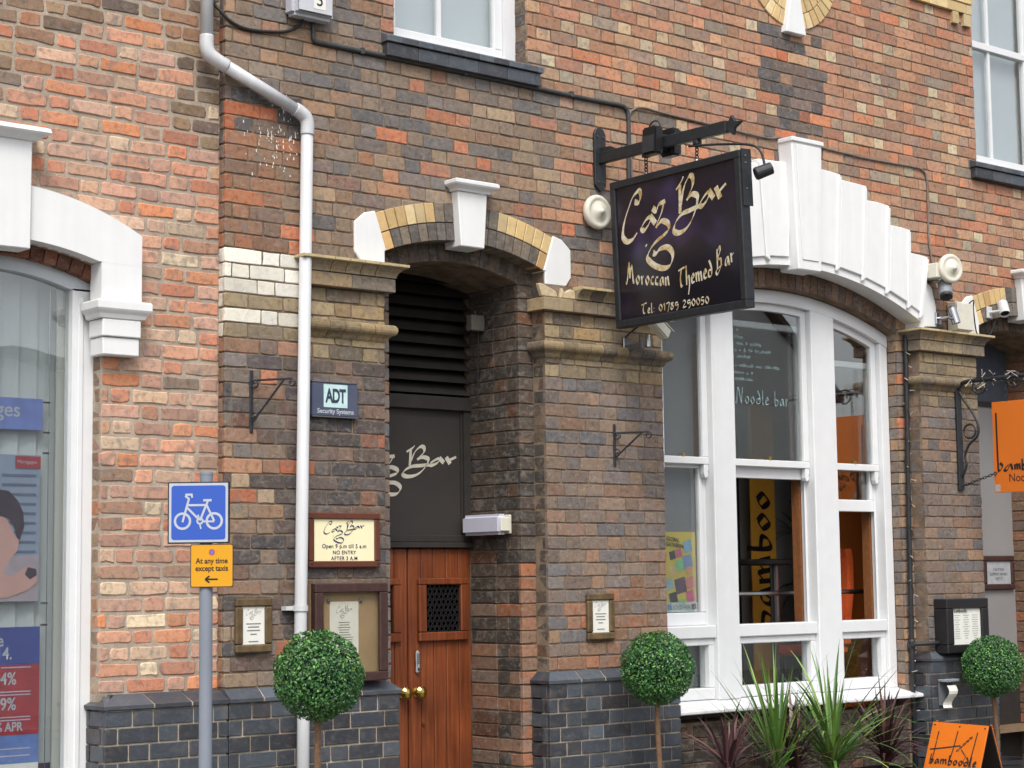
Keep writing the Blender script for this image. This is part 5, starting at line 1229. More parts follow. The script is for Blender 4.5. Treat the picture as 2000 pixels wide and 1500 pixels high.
hd = Matrix.Translation((11.31, -0.13, 3.735)) @ Vector((-0.35, -0.35, -0.85)).to_track_quat('Z', 'Y').to_matrix().to_4x4()
MB().lathe([(0.035, -0.075), (0.05, -0.06), (0.05, 0.05), (0.047, 0.055)], hd, 20).build('lamp_head', plain('grey_lamp', (136, 140, 146), 0.4), fs); MB().lathe([(0.046, 0.051), (0.046, 0.075), (0.04, 0.076), (0.001, 0.06)], hd, 20).build('lens_hood', BLACK, fs); MB().tube([(11.28, -0.0, 3.80), (11.29, -0.08, 3.80), (11.30, -0.12, 3.77)], 0.012, 8).build('arm', STEEL, fs)
def cctv(name, label, wall, head, aim, L, r_, mat):
    t = thing(name, label, 'camera', wall); wall = Vector(wall); head = Vector(head)
    MB().box(wall.x - 0.03, wall.x + 0.03, wall.y - 0.018, wall.y - 0.001, wall.z - 0.045, wall.z + 0.045).build('wall_plate', mat, t, bev=0.004)
    MB().tube([wall + Vector((0, -0.018, 0)), (wall.x, head.y, wall.z), head - Vector((0, 0, r_ + 0.006)) if wall.z < head.z else head + Vector((0, 0, r_ + 0.006))], 0.012, 8).build('arm', mat, t)
    M_ = Matrix.Translation(head) @ Vector(aim).to_track_quat('Z', 'Y').to_matrix().to_4x4()
    MB().lathe([(r_ * 0.8, -L / 2), (r_, -L / 2 + 0.01), (r_, L / 2), (r_ * 0.88, L / 2), (r_ * 0.8, L / 2 - 0.012)], M_, 20).build('housing', mat, t); MB().lathe([(0.001, L / 2 - 0.013), (r_ * 0.8, L / 2 - 0.013), (r_ * 0.8, L / 2 - 0.011)], M_, 16).build('lens', HOLE, t); return t
c1 = thing('box_camera', 'white box security camera on a steel bracket above the roll of the pier capital', 'camera', (8.26, -0.05, 3.06))
MB().box(8.155, 8.20, -0.02, -0.001, 3.06, 3.16).build('wall_plate', STEEL, c1, bev=0.003); MB().box(8.16, 8.19, -0.17, -0.021, 3.075, 3.115).build('arm', plain('bracket_grey', (110, 110, 112), 0.4), c1, bev=0.004)
MB().tube([(8.22, -0.17, 3.09), (8.222, -0.17, 3.165)], 0.017, 12).build('ball_joint', STEEL, c1)
Mc = Matrix.Translation((8.29, -0.2, 3.215)) @ Matrix.Rotation(R(8), 4, 'Z') @ Matrix.Rotation(R(32), 4, 'Y')
MB().box(-0.095, 0.085, -0.034, 0.034, -0.038, 0.034, Mc).build('housing', CREAM, c1, bev=0.008, seg=2); MB().box(-0.10, 0.105, -0.038, 0.038, 0.035, 0.043, Mc).build('sun_shield', plain('silver_shield', (226, 226, 228), 0.2, 0.3), c1, bev=0.003); MB().box(0.0855, 0.089, -0.026, 0.026, -0.03, 0.026, Mc).build('lens', HOLE, c1)
MB().tube(smoothpath([(8.175, -0.01, 3.16), (8.20, -0.05, 3.20), (8.225, -0.12, 3.24), (8.23, -0.17, 3.235)], 5), 0.005, 6).build('camera_cable', CABLE, c1)
cctv('tube_camera', 'silver tube security camera with curled cable on the white springer stone', (11.33, -0.03, 3.53), (11.40, -0.13, 3.55), (0.1, -0.25, -0.95), 0.13, 0.032, STEEL)
cctv('tube_camera', 'white tube security camera under the yellow brick arch of the noodle doorway', (11.99, -0.008, 3.63), (12.03, -0.12, 3.655), (-0.35, -0.45, -0.85), 0.12, 0.04, PVC)
jb = thing('junction_box', 'tall cream junction box standing on the pier capital', 'junction box', (11.56, -0.05, 3.445)); MB().box(11.475, 11.66, -0.10, -0.013, 3.446, 3.665).build('box_body', CREAM, jb, bev=0.006); MB().box(11.47, 11.665, -0.112, -0.1005, 3.455, 3.655).build('box_cover', CREAM, jb, bev=0.004)
jc = MB().tube(smoothpath([(11.62, -0.11, 3.66), (11.70, -0.09, 3.69), (11.75, -0.05, 3.64), (11.78, -0.04, 3.50), (11.84, -0.02, 3.45), (11.98, -0.02, 3.46), (12.03, -0.05, 3.58)], 6), 0.005, 6).build('camera_cable', CABLE, smooth=True); tag(jc, 'thin black cable looping from the cream junction box to the white tube camera', 'cable')

# ---------------------------------------------------------------- fittings on the piers
def basket_bracket(x, label, z1=2.79, z0=2.44, reach=0.27, yaw=0.0):
    t = thing('basket_bracket', label, 'bracket', (x, -0.01, z0))
    MB().box(x - 0.011, x + 0.011, -0.010, -0.002, z0, z1).build('back_plate', BLACK, t, bev=0.003)
    M_ = Matrix.Translation((x, -0.006, 0)) @ Matrix.Rotation(R(yaw), 4, 'Z')
    pt = lambda d, z: tuple(M_ @ Vector((0, -d, z)))
    MB().tube([pt(0.0, z1 - 0.055), pt(reach, z1 - 0.055)], 0.006, 8).build('arm', BLACK, t); MB().tube([pt(0.01, z0 + 0.06), pt(reach * 0.80, z1 - 0.06)], 0.006, 8).build('brace', BLACK, t)
    for d, z, s_ in ((reach + 0.0, z1 - 0.055, 1), (0.02, z1 - 0.055, 1), (0.015, z0 + 0.07, -1)):
        P = [pt(d + 0.022 * (1 - k / 26) * math.sin(k / 14 * 2 * math.pi) * 1.0, z - s_ * (0.022 - 0.022 * (1 - k / 26) * math.cos(k / 14 * 2 * math.pi))) for k in range(18)]
        MB().tube(P, 0.005, 6).build('scroll', BLACK, t)
    for k in range(3):
        f_ = 0.45 + 0.1 * k; d = 0.01 + (reach * 0.8 - 0.01) * f_; z = z0 + 0.06 + (z1 - 0.06 - z0 - 0.06) * f_; MB().lathe([(0.003, -0.008), (0.010, 0), (0.003, 0.008)], Matrix.Translation(pt(d, z)), 8).build('twist', BLACK, t)
basket_bracket(5.422, 'black scrolled basket bracket between the white downpipe and the bank brickwork', 2.785, 2.45, 0.24, 30)
basket_bracket(8.072, 'black scrolled basket bracket on the pier beside the large window', 2.61, 2.345, 0.22, 30)
def plate(t, x0, x1, z0, z1, y0, y1, mat, nm, bev=0.004): return MB().box(x0, x1, y0, y1, z0, z1).build(nm, mat, t, bev=bev)
FR = lambda x, y, z: frameM((x, y, z), (1, 0, 0), (0, -1, 0))
ad = thing('security_plate', 'small grey blue security company plate on the dark brick pilaster', 'sign', (5.95, -0.02, 2.56))
plate(ad, 5.797, 6.10, 2.56, 2.745, -0.03, -0.001, plain('security_grey', (84, 90, 112), 0.3, var=0.1, scale=6), 'plate'); plate(ad, 5.87, 6.028, 2.608, 2.735, -0.0325, -0.0305, plain('security_pale', (200, 232, 230), 0.35), 'logo_panel', 0)
text_obj('logo', 'ADT', 0.105, FR(5.949, -0.0326, 2.637), plain('security_ink', (60, 64, 88), 0.4), ad, 'CENTER', sx=0.66, bold=0.0035, space=0.9); text_obj('lettering', 'Security Systems', 0.036, FR(5.949, -0.0305, 2.575), SIGNWHITE, ad, 'CENTER', bold=0.0008)
MB().box(5.793, 6.104, -0.033, 0.0, 2.7455, 2.752).box(5.793, 6.104, -0.033, 0.0, 2.553, 2.5595).build('edge_trim', STEEL, ad)
pq = thing('opening_hours_plaque', 'cream plaque in brown wooden frame with opening hours above the notice case', 'sign', (6.0, -0.03, 1.73))
PX0, PX1, PZ0, PZ1 = 5.772, 6.247, 1.731, 2.030
for a, b, c, d in ((PX0, PX1, PZ1 - 0.035, PZ1), (PX0, PX1, PZ0, PZ0 + 0.035), (PX0, PX0 + 0.035, PZ0 + 0.0352, PZ1 - 0.0352), (PX1 - 0.035, PX1, PZ0 + 0.0352, PZ1 - 0.0352)): plate(pq, a, b, c, d, -0.035, -0.001, plain('plaque_frame%g' % (a + c), (104, 58, 44), 0.45, var=0.1, streak=0.1), 'frame_bar', 0.005)
plate(pq, PX0 + 0.03, PX1 - 0.03, PZ0 + 0.03, PZ1 - 0.03, -0.022, -0.002, CREAMP, 'board', 0)
caz_word('wordmark', FR(5.868, -0.0222, 1.853), 0.285, 0.150, NAVY, pq, 0.013)
for s_, z, sz in (('Open 9 p.m till 5 a.m', 1.837, 0.031), ('NO ENTRY', 1.803, 0.029), ('AFTER 3 A.M', 1.771, 0.029)): text_obj('lettering', s_, sz, FR(6.01, -0.0222, z), NAVY, pq, 'CENTER', bold=0.0004, sx=1.02, space=1.08)
for x in (PX0 + 0.017, PX1 - 0.017):
    for z in (PZ0 + 0.02, PZ1 - 0.03): MB().lathe([(0.006, 0), (0.004, 0.004)], Matrix.Translation((x, -0.0355, z)) @ Matrix.Rotation(R(90), 4, 'X'), 8).build('screw', BLACK, pq)
nc = thing('notice_case', 'dark brown glazed notice case with pinned menu sheet behind the topiary', 'notice case', (6.0, -0.05, 1.11))
CX0, CX1, CZ0, CZ1 = 5.775, 6.258, 1.112, 1.645
for a, b, c, d in ((CX0, CX1, CZ1 - 0.05, CZ1), (CX0, CX1, CZ0, CZ0 + 0.05), (CX0, CX0 + 0.055, CZ0 + 0.0502, CZ1 - 0.0502), (CX1 - 0.055, CX1, CZ0 + 0.0502, CZ1 - 0.0502)): plate(nc, a, b, c, d, -0.09, -0.066, DARKWOOD, 'frame_bar', 0.005)
plate(nc, CX0 - 0.005, CX1 + 0.002, CZ0 - 0.003, CZ1 + 0.003, -0.0655, -0.066 + 0.02, DARKWOOD, 'case_rim', 0); 
plate(nc, CX0, CX1, CZ0, CZ1, -0.044, -0.002, plain('case_back_board', (176, 150, 116), 0.8, var=0.15, scale=3), 'back_board', 0)
bpy.data.objects.remove(bpy.data.objects['case_rim'])
for a, b, c, d in ((CX0, CX1, CZ1 - 0.02, CZ1), (CX0, CX1, CZ0, CZ0 + 0.02), (CX0, CX0 + 0.02, CZ0 + 0.0201, CZ1 - 0.0201), (CX1 - 0.02, CX1, CZ0 + 0.0201, CZ1 - 0.0201)): plate(nc, a, b, c, d, -0.0655, -0.0445, DARKWOOD, 'case_side', 0)
plate(nc, CX0 + 0.05, CX1 - 0.05, CZ0 + 0.045, CZ1 - 0.045, -0.076, -0.073, GLASSDUSTY, 'glass', 0)
plate(nc, 5.895, 6.085, 1.20, 1.545, -0.0475, -0.0455, PAPER, 'menu_sheet', 0); caz_word('sheet_wordmark', FR(5.935, -0.0477, 1.45), 0.11, 0.08, GREYINK, nc, 0.014, 0.0006, False)
mb = MB(); r4 = random.Random(4)
for i in range(16): l = r4.uniform(0.03, 0.06); mb.box(5.99 - l, 5.99 + l, -0.0484, -0.048, 1.43 - 0.0135 * i, 1.434 - 0.0135 * i)
mb.build('sheet_lines', GREYINK, nc)
for x in (5.886, 6.098): MB().lathe([(0.012, 0), (0.010, 0.006), (0.003, 0.007)], Matrix.Translation((x, -0.0485, 1.55)) @ Matrix.Rotation(R(90), 4, 'X'), 12).build('stud', STEEL, nc)
def framed_notice(x0, x1, z0, z1, label, mat, lines, fwid=0.045, y=-0.03, inner=PAPER):
    t = thing('framed_notice', label, 'notice', ((x0 + x1) / 2, y, z0))
    for a, b, c, d in ((x0, x1, z1 - fwid, z1), (x0, x1, z0, z0 + fwid), (x0, x0 + fwid, z0 + fwid + 0.0002, z1 - fwid - 0.0002), (x1 - fwid, x1, z0 + fwid + 0.0002, z1 - fwid - 0.0002)): plate(t, a, b, c, d, y, y + 0.029, mat, 'frame_bar', 0.008)
    plate(t, x0 + fwid - 0.004, x1 - fwid + 0.004, z0 + fwid - 0.004, z1 - fwid + 0.004, y + 0.014, y + 0.0285, inner, 'sheet', 0)
    for s_, z, sz in lines: text_obj('lettering', s_, sz, FR((x0 + x1) / 2, y + 0.0138, z), INK, t, 'CENTER', lift=0.0006)
    return t
n1 = framed_notice(5.317, 5.543, 1.285, 1.573, 'small weathered oak framed notice between the signpost and white downpipe', OAK, [])
n2_ = framed_notice(7.806, 8.032, 1.280, 1.565, 'small weathered oak framed notice on the pier above the tall topiary', OAK, [])
for t, x, y in ((n1, 5.43, -0.0162), (n2_, 7.919, -0.0162)):
    caz_word('sheet_wordmark', FR(x - 0.048, y, 1.455 if t is n1 else 1.45), 0.096, 0.07, GREYINK, t, 0.014, 0.0006, False); mb = MB()
    for i, (z, l) in enumerate(((1.435, 0.045), (1.418, 0.035), (1.40, 0.04), (1.38, 0.02), (1.342, 0.03))): mb.box(x - l, x + l, y - 0.0008, y - 0.0004, z, z + 0.006)
    mb.build('sheet_lines', GREYINK, t)
mc = thing('menu_case', 'black illuminated style menu case with white sheet on the far pier', 'menu case', (11.44, -0.06, 1.1))
for a, b, c, d in ((11.205, 11.70, 1.405, 1.475), (11.205, 11.70, 1.085, 1.145), (11.205, 11.285, 1.1452, 1.4048), (11.62, 11.70, 1.1452, 1.4048)): plate(mc, a, b, c, d, -0.12, -0.001, plain('menu_black%g' % (a + c), (38, 36, 38), 0.4), 'frame_bar', 0.006)
plate(mc, 11.28, 11.625, 1.14, 1.41, -0.10, -0.05, PAPER, 'menu_sheet', 0)
st, _ = pen_text('bamboodle', 0, 0, 0.030, 0, 1.0); nib_strokes(st, FR(11.31, -0.1002, 1.375), 0.0025, 0.001, R(45)).build('sheet_wordmark', INK, mc)
mb = MB()
for i in range(11):
    for c_ in (11.345, 11.45, 11.555): l = r4.uniform(0.015, 0.04); mb.box(c_ - l, c_ + l, -0.1012, -0.1008, 1.352 - 0.0165 * i, 1.357 - 0.0165 * i)
mb.build('sheet_lines', LIGHTINK, mc)
lh = thing('leaflet_holder', 'clear wall holder with one curling paper leaflet on the blue brick plinth', 'leaflet holder', (11.22, -0.09, 0.7))
MB().box(11.15, 11.31, -0.13, -0.058, 0.885, 0.905).build('holder_lid', plain('clear_plastic_lid', (150, 156, 160), 0.2), lh, bev=0.004); MB().box(11.15, 11.31, -0.066, -0.058, 0.72, 0.884).build('holder_back', plain('clear_plastic_back', (110, 116, 122), 0.2), lh)
mb = MB(); P = [(-0.11 - 0.025 * math.sin(k * 0.7), 0.86 - 0.02 * k) for k in range(9)]
for (ya, za), (yb_, zb_) in zip(P[:-1], P[1:]): mb.quad((11.185 - (0.86 - za) * 0.15, ya, za), (11.285 - (0.86 - za) * 0.15, ya, za), (11.285 - (0.86 - zb_) * 0.15, yb_, zb_), (11.185 - (0.86 - zb_) * 0.15, yb_, zb_))
mb.build('leaflet', PAPER, lh)
framed_notice(12.555, 12.965, 1.525, 1.795, 'dark framed grey warning notice inside the noodle doorway', DARKWOOD, [('CAUTION', 1.675, 0.032), ('SLIPPERY WHEN', 1.637, 0.032), ('WET!!!', 1.60, 0.032)], 0.045, 0.528, plain('grey_notice_sheet', (176, 178, 182), 0.6))
jb2 = thing('grey_junction_box', 'small grey conduit box on the doorway jamb beside the black louvre', 'junction box', (7.33, 0.45, 3.19))
MB().box(7.283, 7.385, 0.42, 0.475, 3.19, 3.287).build('box_body', plain('grey_box', (116, 112, 104), 0.6), jb2, bev=0.004); MB().tube([(7.333, 0.45, 3.29), (7.333, 0.45, 3.315)], 0.008, 8).build('gland', CONDUIT, jb2); MB().tube([(7.365, 0.46, 3.188), (7.37, 0.48, 2.75)], 0.004, 6).build('box_cable', CABLE, jb2)
MB().box(7.3852, 7.3965, 0.43, 0.465, 3.20, 3.28).build('mount', CONDUIT, jb2)
bk_ = thing('bulkhead_light', 'long white bulkhead light fixed to the jamb above the timber door', 'light', (7.36, 0.42, 1.92))
MB().box(7.378, 7.3965, 0.195, 0.575, 1.93, 2.045).build('back_plate', CREAM, bk_, bev=0.004)
MB().box(7.30, 7.3775, 0.20, 0.57, 1.925, 2.05).build('diffuser', plain('lilac_white_diffuser', (206, 206, 222), 0.35, var=0.02), bk_, bev=0.02, seg=3); MB().box(7.305, 7.3775, 0.188, 0.1985, 1.945, 2.03).build('end_cap', CREAM, bk_, bev=0.004)

# ---------------------------------------------------------------- noodle bar hanging sign
ob = thing('scroll_bracket', 'black wrought iron scroll bracket wound with dead fairy lights on the far pier', 'bracket', (11.57, -0.02, 2.26))
MB().box(11.54, 11.60, -0.022, -0.001, 2.27, 3.03).build('back_plate', BLACK, ob, bev=0.003); MB().tube(smoothpath([(11.57, -0.015, 3.02), (11.56, -0.08, 3.065), (11.555, -0.3, 3.07), (11.55, -1.1, 3.075)], 6), 0.016, 8).build('arm', BLACK, ob)
MB().tube(smoothpath([(11.568, -0.03, 3.0), (11.565, -0.07, 2.93), (11.563, -0.14, 2.84), (11.56, -0.19, 2.74), (11.56, -0.18, 2.66), (11.565, -0.10, 2.60), (11.567, -0.06, 2.52), (11.568, -0.07, 2.45), (11.57, -0.03, 2.37)], 6), 0.009, 8).build('scroll', BLACK, ob, smooth=True)
MB().tube([(11.56, -0.115 + 0.052 * math.sin(t), 2.70 + 0.052 * math.cos(t)) for t in [2 * math.pi * k / 16 for k in range(17)]], 0.008, 7).build('ring', BLACK, ob)
for cy, cz_, rr in ((-0.22, 3.03, 0.06), (-0.52, 3.05, 0.055), (-0.78, 3.04, 0.06)): MB().tube([(11.555, cy + rr * math.sin(t), cz_ + rr * math.cos(t)) for t in [2 * math.pi * k / 16 for k in range(17)]], 0.008, 7).build('ring', BLACK, ob)
pts = []; bl = MB()
for i in range(120):
    y = -0.12 - i * 0.008; a = i * 0.5; pts.append((11.552 + 0.03 * math.cos(a), y, 3.07 + 0.035 * math.sin(a)))
    if i % 3 == 0:
        p = Vector(pts[-1]); d = Vector((r3.uniform(-1, 1), r3.uniform(-.6, .6), r3.uniform(-1, 1))).normalized(); bl.tube([p, p + d * r3.uniform(0.03, 0.08)], [0.0022, 0.003], 5)
flb = thing('fairy_lights', 'tangled fairy light string wrapped along the scroll bracket arm', 'fairy lights', (11.55, -0.6, 3.03)); MB().tube(pts, 0.0035, 5).build('wire', CABLE, flb); bl.build('bulbs', MATS['clear_bulb'], flb)
os_ = thing('orange_hanging_sign', 'orange hanging sign with black brush lettering below the scroll bracket', 'sign', (11.55, -0.63, 2.24))
Mo = frameM((11.55, -0.322, 2.236), (0, -1, 0), (-1, 0, 0))
MB().box(0, 0.66, 0, 0.012, 0, 0.66, Mo).build('board', ORANGE, os_, bev=0.002)
MB().box(0.006, 0.05, -0.0012, -0.0004, 0.008, 0.06, Mo).build('worn_corner', plain('worn_grey', (176, 164, 156), 0.7), os_)
st = [[(0.035, 0.58), (0.038, 0.20), (0.05, 0.16), (0.075, 0.19), (0.055, 0.215)], [(0.13, 0.20), (0.09, 0.165), (0.115, 0.16), (0.145, 0.20), (0.16, 0.16)]]
for q in st: nib_strokes([q], Mo, 0.011, 0.003, R(50)).build('letter', INK, os_)
pen_letters('mboodle', 0.175, 0.16, 0.075, 0, 1.0, Mo, 0.011, 0.003, R(50), 0.0015, INK, os_)
text_obj('lettering', 'Noodle Bar', 0.085, Mo @ Matrix.Translation((0.125, 0, 0.075)), INK, os_, 'LEFT', sx=0.9)
for u in (0.13, 0.53): chain(Mo @ Vector((u, 0.006, 0.665)), Mo @ Vector((u, 0.004, 0.83)), 5, 'chain', os_, 0.003, 0.009)
chain(Mo @ Vector((0.0, 0.006, 0.14)), (11.572, -0.03, 2.30), 11, 'stay_chain', os_, 0.0028, 0.009)
MB().tube([tuple(Mo @ Vector((0.012 + 0.012 * math.cos(t), -0.004, 0.14 + 0.012 * math.sin(t)))) for t in [2 * math.pi * k / 10 for k in range(11)]], 0.003, 5).build('ring', BLACK, os_)

# ---------------------------------------------------------------- street sign post
SPX, SPY = 4.272, -1.47
ss = thing('sign_post', 'grey round post with blue cycle sign above a yellow parking plate', 'street sign', (SPX, SPY, 0))
MB().tube([(SPX, SPY, 0), (SPX, SPY, 2.118)], 0.0285, 20).build('post', GREYPOST, ss, smooth=False); MB().lathe([(0.029, 0), (0.03, 0.006), (0.0295, 0.014), (0.012, 0.018)], Matrix.Translation((SPX, SPY, 2.118)), 16).build('post_cap', GREYPOST, ss)
sn = Vector((-0.64, -0.768, 0)).normalized(); su = Vector((0.768, -0.64, 0)).normalized()
Mc = frameM(Vector((SPX, SPY, 1.957)) + sn * 0.034 + su * -0.028 + Vector((0, 0, 0.0)), su, sn)
h_ = 0.133
MB().box(-h_, h_, -0.002, 0.02, -h_, h_, Mc).build('cycle_sign_frame', BLACK, ss, bev=0.002)
MB().box(-h_ + 0.006, h_ - 0.006, -0.0036, -0.0025, -h_ + 0.006, h_ - 0.006, Mc).build('cycle_sign_border', SIGNWHITE, ss)
def rrect(w_, h2_, r_): return [(sx * (w_ - r_) + r_ * math.cos(a), sz * (h2_ - r_) + r_ * math.sin(a)) for sx, sz, a0 in ((1, 1, 0), (-1, 1, 90), (-1, -1, 180), (1, -1, 270)) for a in [R(a0 + 15 * k) for k in range(7)]]
MB().prism(rrect(h_ - 0.0165, h_ - 0.0165, 0.012), -0.0048, -0.004, Mc).build('cycle_sign_face', SIGNBLUE, ss)
def ring2(mb, cx, cz_, r0, r1, y, M_, n=28, sx=1.0):
    for k in range(n):
        a, b = 2 * math.pi * k / n, 2 * math.pi * (k + 1) / n
        mb.quad(*[M_ @ Vector((cx + r_ * sx * math.cos(t), y, cz_ + r_ * math.sin(t))) for r_, t in ((r0, a), (r1, a), (r1, b), (r0, b))])
def bar2(mb, p, q, w_, y, M_):
    p = Vector((p[0], 0, p[1])); q = Vector((q[0], 0, q[1])); d = (q - p).normalized(); n_ = Vector((-d.z, 0, d.x)) * w_ / 2
    mb.quad(*[M_ @ (v + Vector((0, y, 0))) for v in (p - n_, q - n_, q + n_, p + n_)])
bi = MB(); y = -0.0054
for cx in (-0.060, 0.060): ring2(bi, cx, -0.032, 0.024, 0.033, y, Mc)
ring2(bi, 0.006, -0.032, 0.007, 0.014, y - 0.0001, Mc, 16)
for i, (p, q, w_) in enumerate((((-0.060, -0.036), (-0.036, 0.052), 0.008), ((-0.043, 0.028), (0.030, 0.028), 0.008), ((-0.042, 0.018), (0.004, -0.028), 0.008), ((0.006, -0.03), (0.036, 0.044), 0.008), ((0.060, -0.032), (0.030, 0.030), 0.008), ((0.014, -0.034), (0.060, -0.034), 0.007), ((0.018, 0.046), (0.050, 0.046), 0.009), ((-0.050, 0.064), (-0.034, 0.050), 0.008), ((-0.050, 0.068), (-0.026, 0.068), 0.008), ((-0.026, 0.072), (-0.024, 0.056), 0.007), ((0.006, -0.046), (0.010, -0.062), 0.006), ((0.002, -0.018), (-0.002, -0.008), 0.006))): bar2(bi, p, q, w_, y - 0.0001 * (i + 2), Mc)
ctr = Mc @ Vector((0, 0, 0)); bi.v = [tuple(ctr + (Vector(v) - ctr) * 1.0 + (Mc.to_3x3() @ Vector(((Mc.inverted() @ Vector(v)).x * 0.14, 0, (Mc.inverted() @ Vector(v)).z * 0.14)))) for v in bi.v]
bi.build('bicycle_symbol', SIGNWHITE, ss)
for zz in (2.04, 1.87): MB().tube([(SPX, SPY, zz - 0.008), (SPX, SPY, zz + 0.008)], 0.032, 16).build('clip', STEEL, ss)
My = frameM(Vector((SPX, SPY, 1.728)) + sn * 0.034 + su * 0.030, su, sn)
MB().prism(rrect(0.0925, 0.0925, 0.008), -0.001, 0.004, My).build('parking_plate_edge', BLACK, ss); MB().prism(rrect(0.089, 0.089, 0.007), -0.0022, -0.0014, My).build('parking_plate', SIGNYEL, ss)
for s_, z in (('At any time', 0.010), ('except taxis', -0.022)): text_obj('lettering', s_, 0.033, My @ Matrix.Translation((0, -0.0022, z)), INK, ss, 'CENTER', lift=0.0006, bold=0.0008, sx=0.88)
mb = MB(); ring2(mb, 0, 0.058, 0.009, 0.013, -0.0030, My, 20); mb.build('no_waiting_ring', RED, ss); mb = MB(); ring2(mb, 0, 0.058, 0.0, 0.009, -0.0029, My, 16); mb.build('no_waiting_disc', plain('sign_violet', (110, 110, 200), 0.4), ss)
ar = MB(); bar2(ar, (-0.022, -0.058), (0.026, -0.058), 0.007, -0.0031, My); bar2(ar, (-0.028, -0.058), (-0.010, -0.044), 0.007, -0.0033, My); bar2(ar, (-0.028, -0.058), (-0.010, -0.072), 0.007, -0.0035, My); ar.build('arrow', INK, ss)

# ---------------------------------------------------------------- topiary and planting
def topiary_crown(seed, r_=0.22, n=9000):
    r = random.Random(seed); mb = MB(); C = []
    for i in range(n):
        v = Vector((r.gauss(0, 1), r.gauss(0, 1), r.gauss(0, 1))).normalized()
        bumpy = 1 + 0.03 * math.sin(7 * v.x + seed) * math.sin(6 * v.y) + 0.025 * math.sin(9 * v.z + 2 * v.x)
        depth = r.random() ** 1.6 * 0.20
        p = v * r_ * bumpy * (1.0 - depth); s_ = r.uniform(0.0048, 0.0085)
        nrm = (v * 0.9 + Vector((r.gauss(0, .6), r.gauss(0, .6), r.gauss(0, .6) + 0.25))).normalized()
        u = nrm.cross(Vector((r.gauss(0, 1), r.gauss(0, 1), r.gauss(0, 1)))).normalized(); w_ = nrm.cross(u)
        mb.quad(p - u * s_ * 1.25, p - w_ * s_ * 0.75 + nrm * s_ * .2, p + u * s_ * 1.25, p + w_ * s_ * 0.75 + nrm * s_ * .2)
        t = r.random(); c = (lin((58, 112, 52), 0.8) if t < 0.45 else lin((40, 88, 50), 0.8) if t < 0.75 else lin((98, 150, 66), 0.85) if t < 0.93 else lin((132, 172, 100), 0.85))
        k = r.uniform(0.7, 1.25); C += [tuple(x * k for x in c)] * 4
    return mb, C
def topiary(x, y, zc, label, seed, lean=0.0):
    t = thing('topiary_ball', label, 'topiary', (x, y, 0), 'ball topiary trees along the front')
    mb, C = topiary_crown(seed); me = bpy.data.meshes.new('crown'); me.from_pydata([(a + x, b + y, c + zc) for a, b, c in mb.v], [], mb.f); setcol(me, C); link('crown', me, LEAF, t)
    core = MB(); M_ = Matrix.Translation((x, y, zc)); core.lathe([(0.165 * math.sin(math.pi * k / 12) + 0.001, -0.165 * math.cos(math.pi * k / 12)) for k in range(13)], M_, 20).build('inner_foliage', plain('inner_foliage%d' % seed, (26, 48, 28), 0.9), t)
    MB().tube(smoothpath([(x + lean, y, 0.25), (x + lean * 0.6 + 0.006, y, 0.5), (x + lean * 0.3 - 0.004, y, 0.75), (x, y, zc - 0.1)], 5), 0.0165, 10).build('trunk', BARK, t)
    MB().lathe([(0.13, 0), (0.17, 0.02), (0.19, 0.30), (0.20, 0.31), (0.20, 0.335), (0.175, 0.335), (0.172, 0.30)], Matrix.Translation((x + lean, y, 0.003)), 28).build('pot', POT, t); MB().lathe([(0.17, 0.28), (0.10, 0.295), (0.001, 0.30)], Matrix.Translation((x + lean, y, 0.003)), 20).build('soil', SOIL, t)
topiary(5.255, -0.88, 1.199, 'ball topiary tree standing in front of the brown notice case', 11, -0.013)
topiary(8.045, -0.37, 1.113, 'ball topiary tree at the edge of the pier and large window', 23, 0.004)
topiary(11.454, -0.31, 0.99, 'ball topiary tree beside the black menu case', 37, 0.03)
tr = thing('planter_trough', 'long black planter trough below the large window', 'planter', (9.35, -0.40, 0)); 
for a in ((8.42, 10.42, -0.60, -0.58), (8.42, 10.42, -0.14, -0.12)): MB().box(a[0], a[1], a[2], a[3], 0.003, 0.36).build('long_side', POT, tr)
for a in ((8.42, 8.44), (10.40, 10.42)): MB().box(a[0], a[1], -0.579, -0.141, 0.003, 0.36).build('end_side', POT, tr)
MB().box(8.441, 10.399, -0.579, -0.141, 0.003, 0.32).build('soil', SOIL, tr)
def spiky(x, y, label, cols, n, L0, L1, seed, spread, wd, droop, z=0.32):
    t = thing('spiky_plant', label, 'plant', (x, y, z), 'spiky cordylines in the trough'); build_blades('leaves', blades((x, y, z + 0.06), n, L0, L1, spread, wd, cols, seed, droop), t); MB().tube([(x, y, z - 0.02), (x, y, z + 0.16)], 0.022, 8).build('stem', BARK, t); return t
spiky(9.58, -0.40, 'tall green spiky cordyline between two purple ones below the wide sash', GREENS, 84, 0.50, 0.92, 41, 66, 0.0115, 0.8)
spiky(9.10, -0.36, 'green spiky cordyline nearer the pier with upright thin blades', GREENS, 56, 0.5, 0.88, 43, 46, 0.009, 0.6)
spiky(8.62, -0.40, 'purple spiky cordyline at the end of the trough by the pier', PURP, 48, 0.26, 0.50, 45, 70, 0.0115, 0.8)
spiky(9.33, -0.30, 'purple spiky cordyline between the two green ones', PURP, 64, 0.30, 0.54, 47, 62, 0.0125, 0.7)
spiky(10.16, -0.36, 'purple spiky cordyline at the end of the trough by the orange board', PURP, 84, 0.32, 0.58, 49, 74, 0.0125, 0.7)

